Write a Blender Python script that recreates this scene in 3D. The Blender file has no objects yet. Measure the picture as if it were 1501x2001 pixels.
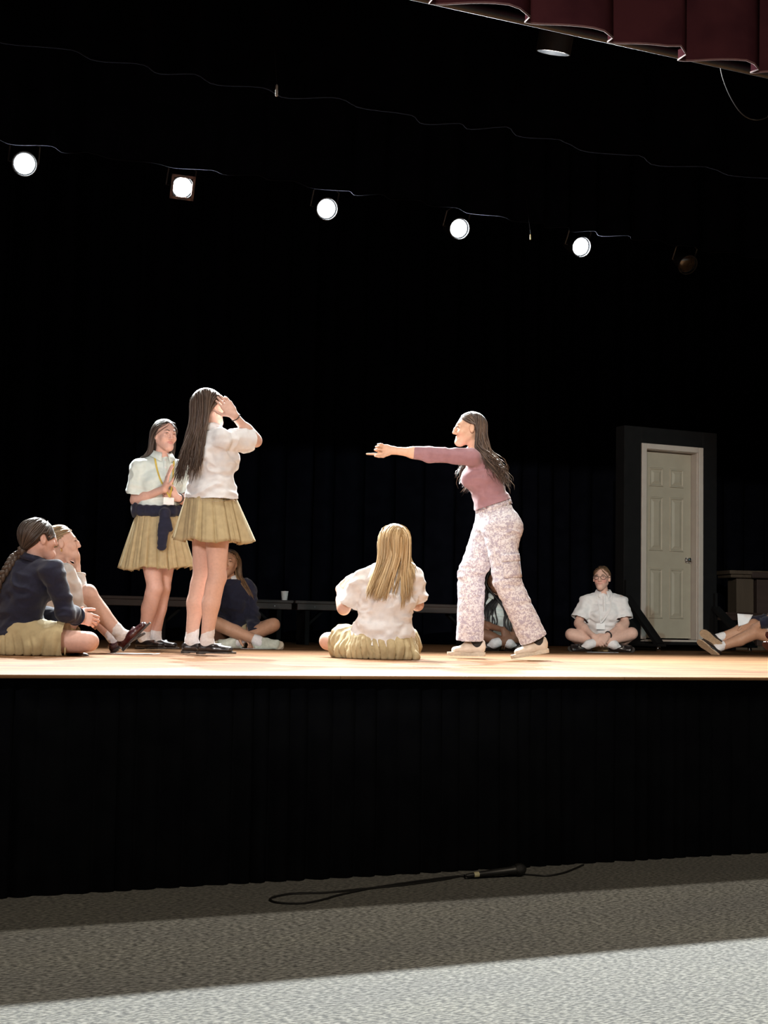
import bpy, math, random
import numpy as np
from mathutils import Vector, Matrix

random.seed(7)
rng = np.random.default_rng(11)
scene = bpy.context.scene
COL = scene.collection

# ------------------------------------------------------------------ camera
TH, PITCH, ROLL = 0.4233, 0.0800, 0.0197      # yaw to the right, tilt up, roll
FPX = 2774.0                                  # focal length in pixels of the 1501 x 2001 frame
CAM = np.array([0.0, -5.2519, 1.0229])
HS = 0.82                                     # stage floor height above the hall floor
FWD = np.array([math.sin(TH) * math.cos(PITCH), math.cos(TH) * math.cos(PITCH), math.sin(PITCH)])
_r0 = np.array([math.cos(TH), -math.sin(TH), 0.0])
_u0 = np.cross(_r0, FWD)
RGT = math.cos(ROLL) * _r0 + math.sin(ROLL) * _u0
UPV = -math.sin(ROLL) * _r0 + math.cos(ROLL) * _u0
cam_data = bpy.data.cameras.new('camera')
cam = bpy.data.objects.new('camera', cam_data)
COL.objects.link(cam)
cam_data.sensor_fit = 'HORIZONTAL'
cam_data.sensor_width = 36.0
cam_data.lens = 36.0 * FPX / 1501.0
cam_data.clip_end = 200
cam.matrix_world = Matrix(((RGT[0], UPV[0], -FWD[0], CAM[0]), (RGT[1], UPV[1], -FWD[1], CAM[1]),
                           (RGT[2], UPV[2], -FWD[2], CAM[2]), (0, 0, 0, 1)))
scene.camera = cam

# ------------------------------------------------------------------ world, exposure, big lights
world = bpy.data.worlds.new('world')
scene.world = world
world.use_nodes = True
bg = world.node_tree.nodes['Background']
bg.inputs[0].default_value = (0.55, 0.72, 1.0, 1)
bg.inputs[1].default_value = 0.010
vs = scene.view_settings
vs.view_transform = 'Standard'
vs.look = 'None'
vs.exposure = 0.28
vs.gamma = 1.0
vs.use_curve_mapping = False

BACK_POWER = 4000.0      # each lit fixture of the upstage row (bare lamps facing the hall)
MID_POWER = 300.0        # the row above the apron
FOH_POWER = 2350.0       # front of house lanterns, framed on the stage
HOUSE_POWER = 270.0       # hall working lights, nearly out

def spot(name, loc, aim, power, angle, blend, color, size=0.08, parent=None):
    ld = bpy.data.lights.new(name, 'SPOT')
    ld.energy = power
    ld.spot_size = math.radians(angle)
    ld.spot_blend = blend
    ld.color = color
    ld.shadow_soft_size = size
    o = bpy.data.objects.new(name, ld)
    COL.objects.link(o)
    o.location = loc
    d = Vector(aim) - Vector(loc)
    o.rotation_euler = d.to_track_quat('-Z', 'Y').to_euler()
    if parent is not None:
        o.parent = parent
        o.matrix_parent_inverse = parent.matrix_world.inverted()
    return o

WARM = (1.0, 0.80, 0.62)
for lx, ax, ay, pw, ang, col in ((-7.5, 2.0, 3.6, 1.0, 17, (1.0, .95, .93)), (-5.5, 4.6, 3.8, 1.0, 17, (1.0, .95, .93)),
                            (-3.5, 8.7, 6.6, 2.0, 17, (1.0, .88, .76)), (10.5, 7.6, 5.2, 0.65, 17, (.62, .95, 1.0)), (8.5, 2.8, 4.0, 0.16, 17, (1.0, .72, .5))):
    spot('front_of_house_lantern', (lx, -11.0, 5.0), (ax, ay, 1.70), FOH_POWER * pw, ang, 0.4, col, 0.09)
hl = bpy.data.lights.new('hall_light', 'AREA')
hl.energy = HOUSE_POWER
hl.size = 3.0
hl.color = (1.0, 0.86, 0.66)
hlo = bpy.data.objects.new('hall_light', hl)
COL.objects.link(hlo)
hlo.location = (2.0, -7.5, 6.5)
hlo.rotation_euler = (math.radians(25), 0, 0)

# ------------------------------------------------------------------ helpers
def unit(v):
    v = np.asarray(v, float)
    return v / (np.linalg.norm(v) + 1e-12)

def pix_ray(px, py):
    return FWD + RGT * ((px - 750.5) / FPX) - UPV * ((py - 1000.5) / FPX)

def at(px, py, depth):
    """world point seen at this place of the photograph, at this distance along the view axis (metres)"""
    return CAM + pix_ray(px, py) * depth

def on_plane(px, py, axis, val):
    d = pix_ray(px, py)
    return CAM + d * ((val - CAM[axis]) / d[axis])

def fset(me, name, dom, typ, data):
    a = me.attributes.new(name, typ, dom)
    a.data.foreach_set('color', np.ascontiguousarray(data, np.float32).ravel())

def new_mesh(name, verts, faces, smooth=True, colors=None):
    me = bpy.data.meshes.new(name)
    verts = np.asarray(verts, np.float32)
    if isinstance(faces, np.ndarray):
        nf, k = faces.shape
        me.vertices.add(len(verts))
        me.vertices.foreach_set('co', verts.ravel())
        me.loops.add(nf * k)
        me.loops.foreach_set('vertex_index', faces.astype(np.int32).ravel())
        me.polygons.add(nf)
        me.polygons.foreach_set('loop_start', np.arange(0, nf * k, k, dtype=np.int32))
        me.update(calc_edges=True)
        me.validate()
    else:
        me.from_pydata([tuple(map(float, v)) for v in verts], [], [tuple(f) for f in faces])
        me.update()
    if smooth and len(me.polygons):
        me.polygons.foreach_set('use_smooth', np.ones(len(me.polygons), bool))
    if colors is not None:
        c = np.ones((len(me.vertices), 4), np.float32)
        c[:, :3] = colors
        fset(me, 'Col', 'POINT', 'FLOAT_COLOR', c)
    return me

def link(name, me, mat=None, parent=None, loc=None, matrix=None):
    o = bpy.data.objects.new(name, me)
    COL.objects.link(o)
    if mat is not None and me is not None and not me.materials:
        me.materials.append(mat)
    if parent is not None:
        o.parent = parent
    if loc is not None:
        o.location = loc
    if matrix is not None:
        o.matrix_local = Matrix(matrix)
    return o

def empty(name, loc=(0, 0, 0), rz=0.0):
    o = bpy.data.objects.new(name, None)
    COL.objects.link(o)
    o.location = loc
    o.rotation_euler = (0, 0, rz)
    o.empty_display_size = 0.1
    return o

def tag(o, label, cat, group=None):
    o['label'] = label
    o['category'] = cat
    if group:
        o['group'] = group
    return o

class MB:
    """collects simple solids, built as one mesh"""
    def __init__(s):
        s.v, s.f = [], []
    def add(s, v, f):
        n = len(s.v)
        s.v += [tuple(map(float, p)) for p in v]
        s.f += [tuple(i + n for i in q) for q in f]
        return s
    def box(s, lo, hi, bev=0.0):
        x0, y0, z0 = lo
        x1, y1, z1 = hi
        if bev <= 0:
            v = [(x0, y0, z0), (x1, y0, z0), (x1, y1, z0), (x0, y1, z0), (x0, y0, z1), (x1, y0, z1), (x1, y1, z1), (x0, y1, z1)]
            f = [(3, 2, 1, 0), (4, 5, 6, 7), (0, 1, 5, 4), (1, 2, 6, 5), (2, 3, 7, 6), (3, 0, 4, 7)]
            return s.add(v, f)
        b = bev
        def ring(z, i):
            return [(x0 + i, y0 + b, z), (x0 + b, y0 + i, z), (x1 - b, y0 + i, z), (x1 - i, y0 + b, z),
                    (x1 - i, y1 - b, z), (x1 - b, y1 - i, z), (x0 + b, y1 - i, z), (x0 + i, y1 - b, z)]
        v = ring(z0, b * .5) + ring(z0 + b, 0) + ring(z1 - b, 0) + ring(z1, b * .5)
        f = [tuple(range(7, -1, -1)), tuple(range(24, 32))]
        for r in range(3):
            for i in range(8):
                j = (i + 1) % 8
                f.append((r * 8 + i, r * 8 + j, r * 8 + 8 + j, r * 8 + 8 + i))
        return s.add(v, f)
    def obox(s, c, ax, ay, az, hx, hy, hz):
        c, ax, ay, az = map(np.asarray, (c, ax, ay, az))
        v = [c + ax * hx * i + ay * hy * j + az * hz * k for k in (-1, 1) for j in (-1, 1) for i in (-1, 1)]
        return s.add(v, [(0, 2, 3, 1), (4, 5, 7, 6), (0, 1, 5, 4), (1, 3, 7, 5), (3, 2, 6, 7), (2, 0, 4, 6)])
    def tube(s, pts, r, seg=8, closed=False, cap=True, flat=1.0, ref=None):
        v, f = tube_mesh(pts, r, seg, closed, cap, flat, ref)
        return s.add(v, f)
    def lathe(s, prof, c=(0, 0, 0), axis=(0, 0, 1), seg=20, cap=True):
        """prof: (distance along axis, radius)"""
        a = unit(axis)
        u = unit(np.cross(a, (0.3, 0.9, 0.2)))
        w = np.cross(a, u)
        c = np.asarray(c, float)
        v, f = [], []
        for h, r in prof:
            for i in range(seg):
                t = 2 * math.pi * i / seg
                v.append(c + a * h + (u * math.cos(t) + w * math.sin(t)) * r)
        for k in range(len(prof) - 1):
            for i in range(seg):
                j = (i + 1) % seg
                f.append((k * seg + i, k * seg + j, k * seg + seg + j, k * seg + seg + i))
        if cap:
            f.append(tuple(range(seg - 1, -1, -1)))
            f.append(tuple(range((len(prof) - 1) * seg, len(prof) * seg)))
        return s.add(v, f)
    def build(s, name, mat, parent=None, smooth=False, **kw):
        me = new_mesh(name, s.v, s.f, smooth)
        if smooth:
            shade_by_angle(me)
        return link(name, me, mat, parent, **kw)

def shade_by_angle(me, ang=0.7):
    try:
        me.set_sharp_from_angle(angle=ang)
    except Exception:
        pass

def tube_mesh(pts, r, seg=8, closed=False, cap=True, flat=1.0, ref=None):
    pts = np.asarray(pts, float)
    n = len(pts)
    r = np.broadcast_to(np.asarray(r, float), (n,))
    if closed:
        tan = np.roll(pts, -1, 0) - np.roll(pts, 1, 0)
    else:
        tan = np.gradient(pts, axis=0)
    tan /= np.linalg.norm(tan, axis=1)[:, None] + 1e-12
    v = []
    if ref is None:
        a = np.array((0, 0, 1.0)) if abs(tan[0][2]) < .9 else np.array((1.0, 0, 0))
        u = unit(np.cross(tan[0], a))
    else:
        u = unit(np.asarray(ref, float) - tan[0] * np.dot(tan[0], ref))
    for i in range(n):
        u = u - tan[i] * np.dot(u, tan[i])
        u = unit(u)
        w = np.cross(tan[i], u)
        for k in range(seg):
            t = 2 * math.pi * k / seg
            v.append(pts[i] + (u * math.cos(t) + w * math.sin(t) * flat) * r[i])
    f = []
    m = n if closed else n - 1
    for i in range(m):
        j = (i + 1) % n
        for k in range(seg):
            l = (k + 1) % seg
            f.append((i * seg + k, i * seg + l, j * seg + l, j * seg + k))
    if cap and not closed:
        f.append(tuple(range(seg - 1, -1, -1)))
        f.append(tuple(range((n - 1) * seg, n * seg)))
    return v, f

def spline(pts, n):
    """Catmull-Rom through pts"""
    p = np.asarray(pts, float)
    p = np.vstack([2 * p[0] - p[1], p, 2 * p[-1] - p[-2]])
    m = len(p) - 3
    out = []
    for t in np.linspace(0, m, n):
        i = min(int(t), m - 1)
        u = t - i
        a, b, c, d = p[i:i + 4]
        out.append(.5 * ((2 * b) + (c - a) * u + (2 * a - 5 * b + 4 * c - d) * u * u + (3 * b - a - 3 * c + d) * u ** 3))
    return np.array(out)

# ---- value noise on arrays of points
_perm = rng.permutation(4096)
_rand = rng.random(4096) * 2 - 1
def noise3(p):
    p = np.asarray(p, float)
    i = np.floor(p).astype(np.int64)
    f = p - i
    u = f * f * (3 - 2 * f)
    out = 0
    for dx in (0, 1):
        for dy in (0, 1):
            for dz in (0, 1):
                h = _rand[_perm[(_perm[(_perm[(i[:, 0] + dx) & 4095] + i[:, 1] + dy) & 4095] + i[:, 2] + dz) & 4095]]
                w = (u[:, 0] if dx else 1 - u[:, 0]) * (u[:, 1] if dy else 1 - u[:, 1]) * (u[:, 2] if dz else 1 - u[:, 2])
                out = out + h * w
    return out

# ------------------------------------------------------------------ materials
def mat(name, color=(.5, .5, .5), rough=.6, color2=None, scale=20.0, bump=0.0, bscale=200.0, metal=0.0, spec=0.5,
        sheen=0.0, attr=False, emit=None, emit_s=0.0, stretch=(1, 1, 1), coat=0.0, trans=0.0, sss=0.0):
    m = bpy.data.materials.new(name)
    m.use_nodes = True
    nt = m.node_tree
    b = nt.nodes['Principled BSDF']
    b.inputs['Base Color'].default_value = (*color, 1)
    b.inputs['Roughness'].default_value = rough
    b.inputs['Metallic'].default_value = metal
    b.inputs['Specular IOR Level'].default_value = spec
    b.inputs['Sheen Weight'].default_value = sheen
    b.inputs['Coat Weight'].default_value = coat
    b.inputs['Transmission Weight'].default_value = trans
    if sss:
        b.inputs['Subsurface Weight'].default_value = sss
        b.inputs['Subsurface Radius'].default_value = (.012, .005, .003)
        b.inputs['Subsurface Scale'].default_value = 1.0
    tc = nt.nodes.new('ShaderNodeTexCoord')
    mp = nt.nodes.new('ShaderNodeMapping')
    mp.inputs['Scale'].default_value = stretch
    nt.links.new(tc.outputs['Object'], mp.inputs[0])
    no = nt.nodes.new('ShaderNodeTexNoise')
    no.inputs['Scale'].default_value = scale
    no.inputs['Detail'].default_value = 4
    nt.links.new(mp.outputs[0], no.inputs[0])
    if attr:
        a = nt.nodes.new('ShaderNodeAttribute')
        a.attribute_name = 'Col'
        mx = nt.nodes.new('ShaderNodeMixRGB')
        mx.blend_type = 'MULTIPLY'
        mx.inputs[0].default_value = .35
        nt.links.new(a.outputs['Color'], mx.inputs[1])
        nt.links.new(no.outputs['Color'], mx.inputs[2])
        ramp = nt.nodes.new('ShaderNodeValToRGB')
        ramp.color_ramp.elements[0].color = (.75, .75, .75, 1)
        ramp.color_ramp.elements[0].position = .3
        ramp.color_ramp.elements[1].color = (1, 1, 1, 1)
        ramp.color_ramp.elements[1].position = .6
        nt.links.new(no.outputs['Fac'], ramp.inputs[0])
        nt.links.new(ramp.outputs[0], mx.inputs[2])
        nt.links.new(mx.outputs[0], b.inputs['Base Color'])
    else:
        c2 = color2 if color2 is not None else tuple(c * .8 for c in color)
        ramp = nt.nodes.new('ShaderNodeValToRGB')
        ramp.color_ramp.elements[0].color = (*c2, 1)
        ramp.color_ramp.elements[0].position = .35
        ramp.color_ramp.elements[1].color = (*color, 1)
        ramp.color_ramp.elements[1].position = .62
        nt.links.new(no.outputs['Fac'], ramp.inputs[0])
        nt.links.new(ramp.outputs[0], b.inputs['Base Color'])
    if bump:
        n2 = nt.nodes.new('ShaderNodeTexNoise')
        n2.inputs['Scale'].default_value = bscale
        n2.inputs['Detail'].default_value = 3
        nt.links.new(mp.outputs[0], n2.inputs[0])
        bp = nt.nodes.new('ShaderNodeBump')
        bp.inputs['Strength'].default_value = bump
        bp.inputs['Distance'].default_value = .004
        nt.links.new(n2.outputs['Fac'], bp.inputs['Height'])
        nt.links.new(bp.outputs[0], b.inputs['Normal'])
    if emit is not None:
        b.inputs['Emission Color'].default_value = (*emit, 1)
        b.inputs['Emission Strength'].default_value = emit_s
    return m

M = {}
M['skin'] = mat('skin', rough=.55, attr=True, scale=60, bump=.05, bscale=400, spec=.4)
M['hair'] = mat('hair', rough=.40, attr=True, scale=90, stretch=(1, 1, .1), spec=.35)
M['white_cloth'] = mat('white_cloth', (.74, .74, .75), .85, (.68, .68, .70), 30, .25, 500, sheen=.35)
M['mint_cloth'] = mat('mint_cloth', (.66, .74, .72), .85, (.60, .69, .67), 30, .25, 500, sheen=.15)
M['khaki'] = mat('khaki', (.46, .37, .21), .85, (.40, .32, .18), 25, .3, 420)
M['navy'] = mat('navy_fleece', (.010, .012, .034), .95, (.007, .009, .026), 60, .5, 300, sheen=.12)
M['mauve'] = mat('mauve_knit', (.27, .135, .155), .8, (.24, .118, .138), 30, .25, 600, sheen=.2)
M['sock'] = mat('white_sock', (.80, .78, .78), .9, (.7, .68, .70), 90, .4, 350)
M['black_sock'] = mat('black_sock', (.012, .012, .014), .9, (.02, .02, .02), 90, .3, 350)
M['loafer'] = mat('black_leather', (.012, .009, .009), .28, (.02, .014, .013), 40, .1, 200, coat=.3)
M['oxblood'] = mat('oxblood_leather', (.055, .010, .012), .25, (.035, .007, .008), 40, .1, 200, coat=.4)
M['sole'] = mat('shoe_sole', (.05, .04, .035), .6, (.03, .025, .02), 50)
M['tan_sole'] = mat('tan_sole', (.52, .36, .23), .6, (.42, .29, .18), 50)
M['beige_shoe'] = mat('beige_leather', (.60, .52, .44), .5, (.55, .47, .39), 50, .1, 200)
M['offwhite_shoe'] = mat('offwhite_shoe', (.62, .66, .58), .6, (.52, .56, .48), 50, .1, 200)
M['gum_sole'] = mat('pale_sole', (.58, .50, .40), .6, (.50, .43, .34), 70)
M['blackmetal'] = mat('black_metal', (.014, .014, .015), .45, (.02, .02, .02), 30)
M['chrome'] = mat('chrome', (.75, .75, .76), .16, (.7, .7, .7), 30, metal=1.0)
M['gold'] = mat('gold', (.75, .5, .2), .3, (.7, .45, .15), 30, metal=1.0)
M['paper'] = mat('paper', (.82, .84, .86), .8, (.76, .79, .82), 14)
M['blackvelvet'] = mat('black_velvet', (.0030, .0034, .0054), .95, (.0021, .0024, .0040), 6, .3, 120, spec=.0, sheen=.0)
M['skirtcloth'] = mat('black_skirt_cloth', (.0042, .0045, .0055), .95, (.003, .0032, .0042), 6, .3, 120, spec=.0, sheen=.0)
M['burgundy'] = mat('burgundy_velvet', (.022, .0065, .008), .9, (.015, .0045, .006), 5, .3, 160, spec=.0, sheen=.0)
M['flatblack'] = mat('black_paint', (.0035, .0035, .0038), .8, (.005, .005, .0052), 12, .1, 80, spec=.15)
M['doorwhite'] = mat('door_paint', (.33, .295, .225), .5, (.31, .275, .21), 8, .05, 60)
M['trimwhite'] = mat('trim_paint', (.41, .365, .32), .5, (.385, .34, .30), 8, .05, 60)
M['darkwood'] = mat('dark_bench_wood', (.040, .026, .021), .6, (.028, .018, .015), 6, .2, 40, stretch=(.15, 3, 3))
M['lectern'] = mat('lectern_wood', (.075, .060, .042), .5, (.058, .046, .032), 6, .1, 40, stretch=(3, 3, .3))
M['cup'] = mat('paper_cup', (.70, .70, .68), .7, (.64, .64, .62), 40)
M['cable'] = mat('cable_rubber', (.008, .008, .009), .55, (.012, .012, .012), 30)
M['lens'] = mat('lamp_glass', (1, 1, 1), .3, (1, 1, 1), 5, emit=(.88, .95, 1.0), emit_s=60.0)
M['amber'] = mat('amber_gel', (.16, .06, .03), .5, (.10, .04, .02), 30)

def wood_floor():
    m = bpy.data.materials.new('stage_boards')
    m.use_nodes = True
    nt = m.node_tree
    b = nt.nodes['Principled BSDF']
    tc = nt.nodes.new('ShaderNodeTexCoord')
    br = nt.nodes.new('ShaderNodeTexBrick')
    br.inputs['Scale'].default_value = 1.0
    br.inputs['Brick Width'].default_value = 1.35
    br.inputs['Row Height'].default_value = .075
    br.inputs['Mortar Size'].default_value = .0018
    br.inputs['Color1'].default_value = (.29, .165, .085, 1)
    br.inputs['Color2'].default_value = (.165, .084, .042, 1)
    br.inputs['Mortar'].default_value = (.12, .06, .03, 1)
    br.offset = .37
    nt.links.new(tc.outputs['Object'], br.inputs[0])
    mp = nt.nodes.new('ShaderNodeMapping')
    mp.inputs['Scale'].default_value = (.7, 9, 1)
    nt.links.new(tc.outputs['Object'], mp.inputs[0])
    no = nt.nodes.new('ShaderNodeTexNoise')
    no.inputs['Scale'].default_value = 2.2
    no.inputs['Detail'].default_value = 6
    nt.links.new(mp.outputs[0], no.inputs[0])
    rp = nt.nodes.new('ShaderNodeValToRGB')
    rp.color_ramp.elements[0].color = (.45, .36, .30, 1)
    rp.color_ramp.elements[0].position = .3
    rp.color_ramp.elements[1].color = (1.15, 1.1, 1.05, 1)
    rp.color_ramp.elements[1].position = .7
    nt.links.new(no.outputs['Fac'], rp.inputs[0])
    mx = nt.nodes.new('ShaderNodeMixRGB')
    mx.blend_type = 'MULTIPLY'
    mx.inputs[0].default_value = 1
    nt.links.new(br.outputs['Color'], mx.inputs[1])
    nt.links.new(rp.outputs[0], mx.inputs[2])
    nt.links.new(mx.outputs[0], b.inputs['Base Color'])
    r2 = nt.nodes.new('ShaderNodeMapRange')
    r2.inputs['To Min'].default_value = .58
    r2.inputs['To Max'].default_value = .85
    b.inputs['Specular IOR Level'].default_value = .03
    nt.links.new(no.outputs['Fac'], r2.inputs[0])
    nt.links.new(r2.outputs[0], b.inputs['Roughness'])
    bp = nt.nodes.new('ShaderNodeBump')
    bp.inputs['Strength'].default_value = .15
    bp.inputs['Distance'].default_value = .003
    nt.links.new(no.outputs['Fac'], bp.inputs['Height'])
    nt.links.new(bp.outputs[0], b.inputs['Normal'])
    return m

def carpet_mat():
    m = bpy.data.materials.new('carpet')
    m.use_nodes = True
    nt = m.node_tree
    b = nt.nodes['Principled BSDF']
    b.inputs['Roughness'].default_value = .95
    b.inputs['Specular IOR Level'].default_value = .1
    b.inputs['Sheen Weight'].default_value = .2
    tc = nt.nodes.new('ShaderNodeTexCoord')
    mp = nt.nodes.new('ShaderNodeMapping')
    mp.inputs['Scale'].default_value = (.40, 1, 1)
    nt.links.new(tc.outputs['Object'], mp.inputs[0])
    def nz(scale, det, src):
        n = nt.nodes.new('ShaderNodeTexNoise')
        n.inputs['Scale'].default_value = scale
        n.inputs['Detail'].default_value = det
        nt.links.new(src, n.inputs[0])
        return n
    fine = nz(125, 4, mp.outputs[0])
    big = nz(3.0, 4, mp.outputs[0])
    rp = nt.nodes.new('ShaderNodeValToRGB')
    rp.color_ramp.elements[0].color = (.022, .021, .017, 1)
    rp.color_ramp.elements[0].position = .42
    rp.color_ramp.elements[1].color = (.185, .180, .155, 1)
    rp.color_ramp.elements[1].position = .60
    nt.links.new(fine.outputs['Fac'], rp.inputs[0])
    r2 = nt.nodes.new('ShaderNodeValToRGB')
    r2.color_ramp.elements[0].color = (.82, .82, .86, 1)
    r2.color_ramp.elements[0].position = .35
    r2.color_ramp.elements[1].color = (1, 1, 1, 1)
    r2.color_ramp.elements[1].position = .65
    nt.links.new(big.outputs['Fac'], r2.inputs[0])
    mx = nt.nodes.new('ShaderNodeMixRGB')
    mx.blend_type = 'MULTIPLY'
    mx.inputs[0].default_value = 1
    nt.links.new(rp.outputs[0], mx.inputs[1])
    nt.links.new(r2.outputs[0], mx.inputs[2])
    nt.links.new(mx.outputs[0], b.inputs['Base Color'])
    bp = nt.nodes.new('ShaderNodeBump')
    bp.inputs['Strength'].default_value = .9
    bp.inputs['Distance'].default_value = .006
    nt.links.new(fine.outputs['Fac'], bp.inputs['Height'])
    nt.links.new(bp.outputs[0], b.inputs['Normal'])
    return m

def camo_mat():
    m = bpy.data.materials.new('lavender_camouflage')
    m.use_nodes = True
    nt = m.node_tree
    b = nt.nodes['Principled BSDF']
    b.inputs['Roughness'].default_value = .85
    tc = nt.nodes.new('ShaderNodeTexCoord')
    n1 = nt.nodes.new('ShaderNodeTexNoise')
    n1.inputs['Scale'].default_value = 62
    n1.inputs['Detail'].default_value = 5
    n1.inputs['Distortion'].default_value = 1.2
    nt.links.new(tc.outputs['Object'], n1.inputs[0])
    rp = nt.nodes.new('ShaderNodeValToRGB')
    rp.color_ramp.interpolation = 'LINEAR'
    e = rp.color_ramp.elements
    e[0].color = (.34, .31, .38, 1)
    e[0].position = .40
    e[1].color = (.41, .37, .44, 1)
    e[1].position = .47
    x = e.new(.50)
    x.color = (.50, .46, .47, 1)
    x = e.new(.545)
    x.color = (.60, .59, .63, 1)
    nt.links.new(n1.outputs['Fac'], rp.inputs[0])
    nt.links.new(rp.outputs[0], b.inputs['Base Color'])
    n2 = nt.nodes.new('ShaderNodeTexNoise')
    n2.inputs['Scale'].default_value = 400
    nt.links.new(tc.outputs['Object'], n2.inputs[0])
    bp = nt.nodes.new('ShaderNodeBump')
    bp.inputs['Strength'].default_value = .25
    bp.inputs['Distance'].default_value = .003
    nt.links.new(n2.outputs['Fac'], bp.inputs['Height'])
    nt.links.new(bp.outputs[0], b.inputs['Normal'])
    return m

def eye_mat():
    m = bpy.data.materials.new('eyeball')
    m.use_nodes = True
    nt = m.node_tree
    b = nt.nodes['Principled BSDF']
    b.inputs['Roughness'].default_value = .15
    tc = nt.nodes.new('ShaderNodeTexCoord')
    mp = nt.nodes.new('ShaderNodeMapping')
    mp.inputs['Scale'].default_value = (1, 0, 1)
    nt.links.new(tc.outputs['Object'], mp.inputs[0])
    ln = nt.nodes.new('ShaderNodeVectorMath')
    ln.operation = 'LENGTH'
    nt.links.new(mp.outputs[0], ln.inputs[0])
    rp = nt.nodes.new('ShaderNodeValToRGB')
    rp.color_ramp.interpolation = 'CONSTANT'
    e = rp.color_ramp.elements
    e[0].color = (.008, .006, .005, 1)
    e[0].position = 0
    e[1].color = (.05, .025, .012, 1)
    e[1].position = .0026
    x = e.new(.0062)
    x.color = (.72, .70, .68, 1)
    nt.links.new(ln.outputs['Value'], rp.inputs[0])
    nt.links.new(rp.outputs[0], b.inputs['Base Color'])
    return m

M['wood'] = wood_floor()
M['carpet'] = carpet_mat()
M['camo'] = camo_mat()
M['eye'] = eye_mat()

# ------------------------------------------------------------------ setting
M['hem_catchlight'] = mat('black_hem_catchlight', (.0055, .0058, .0075), 1.0, (.004, .0042, .0055), 20, spec=.0)  # paler than the velvet: backlight caught on the hem edge, put into the colour

def structure(o):
    o['kind'] = 'structure'
    return o

fl = MB().box((-8, -14, -.05), (22, 12, 0)).build('floor', M['carpet'])
structure(fl)
st = MB().box((-4, .03, HS - .014), (18, 11.5, HS)).build('stage_floor', M['wood'])
structure(st)
nose = MB()
nose.lathe([(0, .007), (22, .007)], (-4, .03, HS - .007), (1, 0, 0), 12)
nose.build('stage_nosing', M['wood'], st, smooth=True)
structure(MB().box((-4, .175, HS - .13), (18, .21, HS - .015)).build('stage_fascia', M['skirtcloth']))
structure(MB().box((-4, .22, 0.0), (18, .26, HS - .015)).build('wall_stage_front', M['flatblack']))
structure(MB().box((-4, 11.3, HS), (18, 11.45, 8.2)).build('wall_back', M['flatblack']))
structure(MB().box((-8, -14, 8.2), (22, 12, 8.3)).build('ceiling', M['flatblack']))
structure(MB().box((-8.1, -14, 0), (-8, 12, 8.2)).build('wall_left', M['flatblack']))
structure(MB().box((22, -14, 0), (22.1, 12, 8.2)).build('wall_right', M['flatblack']))

def curtain(name, x0, x1, y, z0, z1, period, amp, mt, label, cat, nz=6, hem=0.0, skew=.35, seed=0, gather=0.0, cols=10, hemband=0.0, thick=0.0, sidek=.12, band=False):
    """pleated cloth hung along x; every pleat has its own width and depth"""
    r = np.random.default_rng(seed)
    xs, ph = [], []
    x = x0
    k = 0
    while x < x1:
        w = period * r.uniform(.65, 1.4)
        a = r.uniform(.6, 1.25)
        for i in range(cols):
            xs.append((x + w * i / cols, k + i / cols, a))
        x += w
        k += 1
    xs = np.array(xs)
    t = xs[:, 1] % 1.0
    tt = np.where(t < skew, t / skew * .5, .5 + (t - skew) / (1 - skew) * .5)
    prof = (np.cos(2 * np.pi * tt)) * xs[:, 2]
    side = np.sin(2 * np.pi * tt) * sidek * period
    n = len(xs)
    V = []
    zs = np.linspace(z0, z1, nz)
    drift = np.cumsum(r.normal(0, .012, n)) * .25
    for j, z in enumerate(zs):
        f = j / (nz - 1)
        am = amp * ((1 - gather) + gather * (1 - f))
        wob = .25 * amp * np.sin(xs[:, 0] * 3.1 + f * 4 + seed) 
        yy = y - prof * am + wob
        xx = xs[:, 0] + side * (1 - .5 * gather * f) + drift * (1 - f) * amp * 2
        zz = np.full(n, z)
        if j == 0 and hem:
            zz = zz + hem * noise3(np.stack([xs[:, 0] * 1.7, np.full(n, seed + .5), np.full(n, .3)], 1))
        V.append(np.stack([xx, yy, zz], 1))
    V = np.concatenate(V)
    i = np.arange(n - 1)
    F = np.concatenate([np.stack([j * n + i, j * n + i + 1, (j + 1) * n + i + 1, (j + 1) * n + i], 1) for j in range(nz - 1)])
    o = link(name, new_mesh(name, V, F), mt)
    if thick:
        md = o.modifiers.new('cloth_thickness', 'SOLIDIFY')
        md.thickness = thick
    tag(o, label, cat)
    if band:  # added strip that paints the lamps' catch-light along the border's lower edge
        hb_ = np.concatenate([V[:n] + (0, -.004, -.003), V[:n] + (0, -.004, .009)])
        b_ = link('hem_band', new_mesh('hem_band', hb_, np.stack([i, i + 1, n + i + 1, n + i], 1)), M['hem_catchlight'], o)
        b_.modifiers.new('cloth_thickness', 'SOLIDIFY').thickness = .006
    return o, V[:n]

curtain('backdrop_curtain', -3.6, 17.5, 9.7, HS + .01, 8.0, .30, .10, M['blackvelvet'], 'full height black velvet curtain across the back of the stage', 'curtain', seed=3)
curtain('border_curtain', -3.6, 17.5, 6.45, 4.94, 8.1, .42, .05, M['blackvelvet'], 'black border curtain with scalloped hem just above the row of bright stage lights', 'curtain', hem=.05, seed=5, sidek=0.0, band=True)
curtain('border_curtain', -3.6, 16, 3.2, 4.45, 8.1, .48, .06, M['blackvelvet'], 'black border curtain hanging between the burgundy valance and the lit lamp row', 'curtain', hem=.04, seed=8, sidek=0.0, band=True)
val, hemv = curtain('valance', -3.6, 14, .42, 3.905, 8.1, .36, .07, M['burgundy'], 'burgundy velvet valance with deep pleats above the front of the stage', 'valance', hem=.02, skew=.2, seed=14, nz=8)
hm = hemv + np.array([0, -.004, 0])
v_, f_ = [], []
nh = len(hm)
for a in (0, 1):
    for p in hm:
        v_.append((p[0], p[1], p[2] + a * .008 - .002))
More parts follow.
